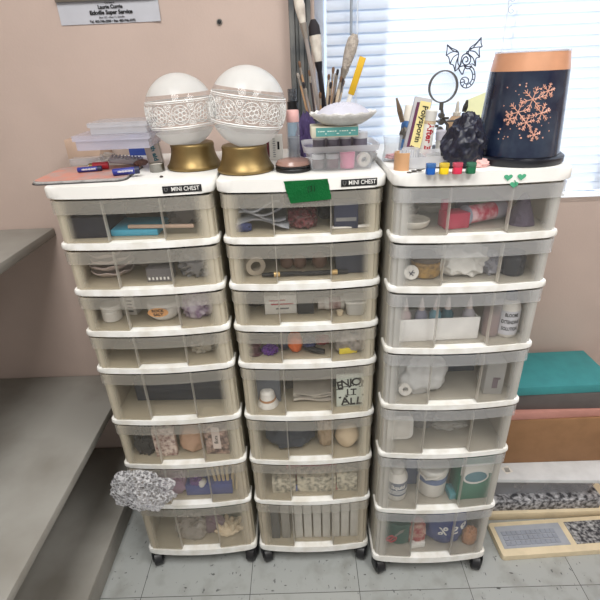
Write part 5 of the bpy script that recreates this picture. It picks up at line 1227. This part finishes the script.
# fourth
dbox('navy_carton', 'dark navy carton standing at the back', 'carton', 2, 3, 410, 474, 372, 26, .04, mat('carton_navy', (48, 56, 78), .6), 0)
o = dblob('film_bag', 'clear film bag around a pale roll', 'bag', 2, 3, 400, 448, 396, 34, .06, mat('milky_film', (206, 206, 204), .35), .22, 1.7, 81)
q, s, up, cr = put(2, 3, 405, 402, .04, .02)
bm = BM(); add_lathe(bm, [(.007, -.007), (.017, -.007), (.018, 0), (.017, .007), (.007, .007)], 26, Matrix.Rotation(PI / 2 - .2, 4, 'X'), True); one('tape_roll', lab('pale roll standing before the film bag', 2, 3), 'tape roll', bm, mat('roll_pale', (212, 208, 200), .5), q + Vector((0, .002, .0185)))
o, w_, h_ = dbox('clear_box', 'upright clear box with small printed mark', 'box', 2, 3, 484, 502, 396, 30, .07, milky('box_clear', (226, 224, 220), .45, .4), -.1)
bm = BM(); add_box(bm, (.002, -.0358, h_ * .38), (w_ * .28, .0008, h_ * .34)); add_box(bm, (.006, -.0358, h_ * .52), (w_ * .3, .0008, h_ * .06)); obj('printed_mark', bm, mat('mark_mauve', (104, 88, 94), .6), o)
# fifth
q, s, up, cr = put(2, 4, 401, 449, .065, .03)
t = thing('soap_box', lab('white square lidded box with rounded corners', 2, 4), 'box', q + Vector((0, .016, .004)), cr); t.rotation_euler = (-.14, 0, cr)
MX = Matrix.Translation((0, 0, .037)) @ Matrix.Rotation(PI / 2, 4, 'X')
bm = BM(); add_prism(bm, rrect(.066, .070, .012), -.020, .004, MX, bevel=.002); obj('box', bm, WHITEP, t)
bm = BM(); add_prism(bm, rrect(.070, .074, .014), .0045, .012, MX, bevel=.003); obj('lid', bm, mat('lid_white', (236, 234, 228), .4), t)
bm = BM(); add_prism(bm, rrect(.052, .056, .010), .0122, .0138, MX, bevel=.0006); add_blob(bm, (.018, .0015, .018), .4, 5, 4, 3, flat=False, c=(0, -.0140, .037)); obj('embossed_panel', bm, WHITEP, t)
dblob('film_bag', 'flat clear film bag lying at the back', 'bag', 2, 4, 432, 470, 432, 12, .10, mat('pale_grey_film', (174, 172, 166), .35), .4, 2.6, 83)
dblob('grey_cloth', 'grey cloth behind the white square box', 'cloth', 2, 4, 412, 436, 430, 14, .05, mat('cloth_grey', (126, 124, 122), .8), .3, 2.4, 84)
# sixth
q, s, up, cr = put(2, 5, 397, 505, .06, .06)
t = thing('glue_bottle', lab('white bottle with dark printed label', 2, 5), 'bottle', q, cr)
bm = BM(); add_lathe(bm, [(0, 0), (.029, 0), (.031, .003), (.031, .080), (.022, .096), (0, .096)], 32); obj('body', bm, WHITEP, t)
bm = BM(); add_lathe(bm, [(0, .0965), (.020, .0965), (.020, .115), (.010, .119), (0, .119)], 26); obj('cap', bm, WHITEP, t)
bm = BM(); add_lathe(bm, [(.0311, .022), (.0316, .022), (.0316, .072), (.0311, .072)], 32, None, True); lb = obj('label', bm, mat('label_slate', (104, 110, 124), .5), t)
o = lettering('liquid', .019, PAPER, lb, (0, 0, .056), bold=.03)
for v in o.data.vertices: a = v.co.x / .0317; v.co.x, v.co.z = .0319 * math.sin(a), .0319 * math.cos(a) + v.co.z
bm = BM()
for k in range(3): add_lathe(bm, [(.0317, .030 + k * .005), (.0320, .030 + k * .005), (.0320, .032 + k * .005), (.0317, .032 + k * .005)], 32, None, True)
obj('printed_line', bm, PAPER, lb)
q, s, up, cr = put(2, 5, 434, 499, .085, .085)
t = thing('white_tub', lab('large round white tub with lid and handle', 2, 5), 'tub', q, cr)
bm = BM(); add_lathe(bm, [(0, 0), (.038, 0), (.041, .004), (.043, .088), (0, .088)], 36); obj('tub', bm, WHITEP, t)
bm = BM(); add_lathe(bm, [(0, .0885), (.0455, .0885), (.0455, .100), (.042, .103), (0, .103)], 36); obj('lid', bm, mat('lid_white', (236, 234, 228), .4), t)
bm = BM(); add_lathe(bm, [(.0425, .056), (.0438, .056), (.0440, .076), (.0430, .076)], 36, None, True); obj('blue_band', bm, mat('band_blue', (104, 122, 160), .5), t)
bm = BM(); add_tube(bm, [(-.044, -.006, .080), (-.030, -.040, .078), (-.004, -.050, .092), (.024, -.040, .101)], .0028, 8); obj('handle', bm, WHITEP, t)
o, w_, h_ = dbox('soap_carton', 'green and white carton with oval emblem', 'carton', 2, 5, 458, 490, 500, 38, .06, mat('carton_green', (34, 116, 90), .5), .06)
bm = BM(); add_box(bm, (0, -.0304, h_ * .73), (w_ * .98, .0008, h_ * .24)); add_prism(bm, [(w_ * .40 * math.cos(a), h_ * .17 * math.sin(a)) for a in [2 * PI * k / 28 for k in range(28)]], 0, .0008, Matrix.Translation((0, -.0304, h_ * .55)) @ Matrix.Rotation(PI / 2, 4, 'X')); obj('white_panel', bm, PAPER, o, smooth=False)
bm = BM(); add_prism(bm, [(w_ * .34 * math.cos(a), h_ * .12 * math.sin(a)) for a in [2 * PI * k / 28 for k in range(28)]], 0, .0006, Matrix.Translation((0, -.0314, h_ * .55)) @ Matrix.Rotation(PI / 2, 4, 'X')); obj('oval_emblem', bm, mat('emblem_teal', (84, 130, 142), .5), o, smooth=False)
dbox('blue_card', 'flat teal card lying under carton corner', 'card', 2, 5, 448, 457, 503, 5, .04, mat('card_teal', (60, 140, 150), .6), .1)
dbox('slate_box', 'slate blue box behind the glue bottle', 'box', 2, 5, 405, 420, 484, 30, .05, mat('slate_blue', (84, 98, 128), .6))
# bottom drawer
dround('green_disc', 'dark green round tin', 'tin', 2, 6, 400, 545, 33, [(0, 0), (.9, 0), (1, .1), (1, 1.5), (.92, 1.62), (0, 1.62)], mat('tin_green', (26, 84, 70), .5))
q, s, up, cr = put(2, 6, 396, 552, .05, .012)
t = thing('scissors', lab('red handled scissors leaning before the green tin', 2, 6), 'scissors', q + Vector((-.006, -.001, .052)), cr); t.rotation_euler = (0, .75, cr)
for s_ in (-1, 1):
    bm = BM(); add_tube(bm, [(0, s_ * .0012, 0), (s_ * .004, s_ * .0012, .028), (s_ * .001, s_ * .0012, .040)], [.003, .0035, .0008], 8, flat=.4); obj('blade', bm, STEEL, t)
    bm = BM(); add_tube(bm, [(s_ * (.0075 + .0065 * math.cos(a)), s_ * .0012, -.016 + .013 * math.sin(a)) for a in [2 * PI * k / 18 for k in range(19)]], .0026, 8); obj('handle', bm, RED, t)
dblob('red_pouch', 'red and cream crumpled wrapper', 'wrapper', 2, 6, 409, 425, 546, 22, .03, mat('red_cream', (156, 52, 54), .6, scale=40, dark=(214, 190, 170)), .35, 2.8, 91)
o = dblob('blue_bag', 'blue bag with white printed symbols', 'bag', 2, 6, 426, 466, 547, 37, .07, mat('bag_blue', (28, 50, 118), .45), .16, 1.8, 92)
bw = bpy.data.objects[o.name]
def on_bag(px, py): 
    y = o.location.y - .036; return onpl(px, py, y) - o.location
from mathutils.bvhtree import BVHTree
bvh = BVHTree.FromPolygons([v.co.copy() for v in o.data.vertices], [tuple(p.vertices) for p in o.data.polygons])
for ch_, px, py, sz, mi in (('%', 443, 532, .046, True), ('S', 455, 531, .046, True), ('9', 464, 529, .042, True)):
    p = on_bag(px, py); p.z = max(p.z, .03)
    l = lettering(ch_, sz, PAPER, o, (0, 0, 0), (0, 0, 0), .02, mirror=mi, name='printed_symbol')
    for v in l.data.vertices:
        wx, wz = p.x + v.co.x, p.z + v.co.y
        hit = bvh.ray_cast(Vector((wx, -.3, wz)), Vector((0, 1, 0)))
        yy = hit[0].y if hit[0] is not None else -.02
        v.co = Vector((wx, yy - .0012 - v.co.z, wz))
dblob('tan_cloth', 'tan cloth at the right end', 'cloth', 2, 6, 468, 482, 549, 15, .03, mat('tan_cloth', (176, 124, 84), .8), .3, 2.6, 93)
dbox('white_card', 'white card lying at the front', 'card', 2, 6, 410, 424, 553, 4, .02, PAPER, .1)

# ------------------------------------------------------------------ shelf unit on the left
SHW = mat('shelf_white', (158, 156, 150), .65, scale=4, dark=(132, 128, 120))
t = thing('shelf_unit', 'white board shelf unit on the floor left of the drawer chests', 'shelf', (-1.2, -.2, 0))
def board(n, x0, x1, y0, y1, z0, z1):
    bm = BM(); add_box(bm, ((x0 + x1) / 2 + 1.2, (y0 + y1) / 2 + .2, (z0 + z1) / 2), (x1 - x0, y1 - y0, z1 - z0), None, .0015); obj(n, bm, SHW, t)
XS = -.655
for z in (.105, .462): board('shelf_board', -1.70, XS, -.62, .425, z - .026, z)
board('shelf_board', -1.70, XS - .12, -.62, .425, 1.00, 1.026)  # unseen top board, added to shade the shelves below
board('plinth', -1.70, XS - .012, -.60, .40, 0, .0785)
board('upright', -1.725, -1.7005, -.62, .425, 0, 1.25)
board('upright', -1.20, -1.175, -.60, .425, .1055, .4355)  # unseen upright, added as support and to darken the gap between boards
# ------------------------------------------------------------------ pile on the floor at the right
bx = .60
def floor_box(name, label, cat, x0, x1, y0, y1, z0, z1, m, rz=0, bev=.002, grp=None):
    bm = BM(); add_box(bm, (0, 0, (z1 - z0) / 2), (x1 - x0, y1 - y0, z1 - z0), None, bev)
    return one(name, label, cat, bm, m, ((x0 + x1) / 2, (y0 + y1) / 2, z0), rz, grp)
CRM = mat('cream_plastic', (224, 208, 176), .5)
def kb(label, x, y, z, rz, tilt=0):
    t = thing('cream_tray', label, 'tray', (x, y, z), rz, 'cream trays on the floor')
    bm = BM(); add_prism(bm, rrect(.44, .120, .008), 0, .022, bevel=.003); obj('tray', bm, CRM, t)
    bm = BM(); add_box(bm, (-.095, .004, .0228), (.22, .080, .0016)); obj('grey_panel', bm, mat('panel_grey', (166, 170, 178), .4), t)
    bm = BM()
    for r in range(3):
        for c_ in range(11): add_box(bm, (-.185 + c_ * .0165, -.020 + r * .018, .0242), (.0145, .0145, .003))
    obj('grey_cells', bm, mat('cell_grey', (150, 155, 166), .45), t)
    bm = BM(); add_box(bm, (.12, .004, .0232), (.17, .080, .0024)); obj('dark_panel', bm, mat('dark_speckle', (50, 50, 56), .6, scale=90, dark=(190, 190, 190)), t)
    return t
q1 = onz(500, 557.5, .004)
kb('cream tray with grey cells lying on the floor, right of right chest', q1.x + .2215, q1.y + .060, .0005, .04)
k2 = floor_box('cream_board', 'plain cream board pushed behind the cream tray on the floor', 'board', .585, 1.06, .125, .40, .0005, .035, CRM, 0)
k3 = floor_box('bead_box', 'grey flat box with black speckled print on the cream board', 'box', .60, 1.0, .135, .39, .0355, .083, mat('bead_speckle', (60, 60, 64), .5, scale=70, dark=(206, 206, 210)), 0)
t = thing('clear_bin', 'shallow clear plastic bin standing on the grey flat box', 'bin', (.80, .265, .0835))
bm = BM(); tapered_wall(bm, .36, .20, .39, .235, 0, .100, .0025, .02); obj('bin', bm, CLEARF, t, 40)
t = thing('bin_cover', 'white plastic bin lid with small square label covering the clear bin', 'lid', (.805, .255, .1845)); t.rotation_euler = (0, 0, -.05)
bm = BM(); add_prism(bm, rrect(.40, .27, .02), 0, .014, bevel=.004); obj('lid', bm, mat('lid_milk', (214, 216, 218), .4), t)
bm = BM(); add_box(bm, (-.135, -.095, .0146), (.028, .028, .0008), .4); lb = obj('square_label', bm, PAPER, t)
bm = BM()
for k in range(4): add_box(bm, (-.135, -.103 + k * .005, .0153), (.016, .002, .0006), None)
obj('printed_line', bm, INK, lb)
floor_box('cardboard_box', 'brown cardboard box standing on the floor behind the pile', 'box', .60, 1.02, .402, .428, .0005, .40, CARD, 0) if False else None
b1 = floor_box('cardboard_box', 'brown cardboard box resting on the white bin lid', 'box', .625, 1.0, .195, .40, .2, .39, CARD, 0)
b2 = floor_box('pink_box', 'flat dusty pink box on top of the cardboard box', 'box', .63, .99, .20, .40, .3905, .420, mat('dusty_pink', (196, 140, 128), .7), .02)
b3 = floor_box('grey_box', 'dark grey flat box between pink box and teal box', 'box', .64, .99, .21, .40, .4205, .482, mat('dark_taupe', (96, 90, 88), .7), -.02)
b4 = floor_box('teal_box', 'flat teal box on top of the floor pile at right', 'box', .65, .98, .21, .40, .4825, .515, TEAL, .02)
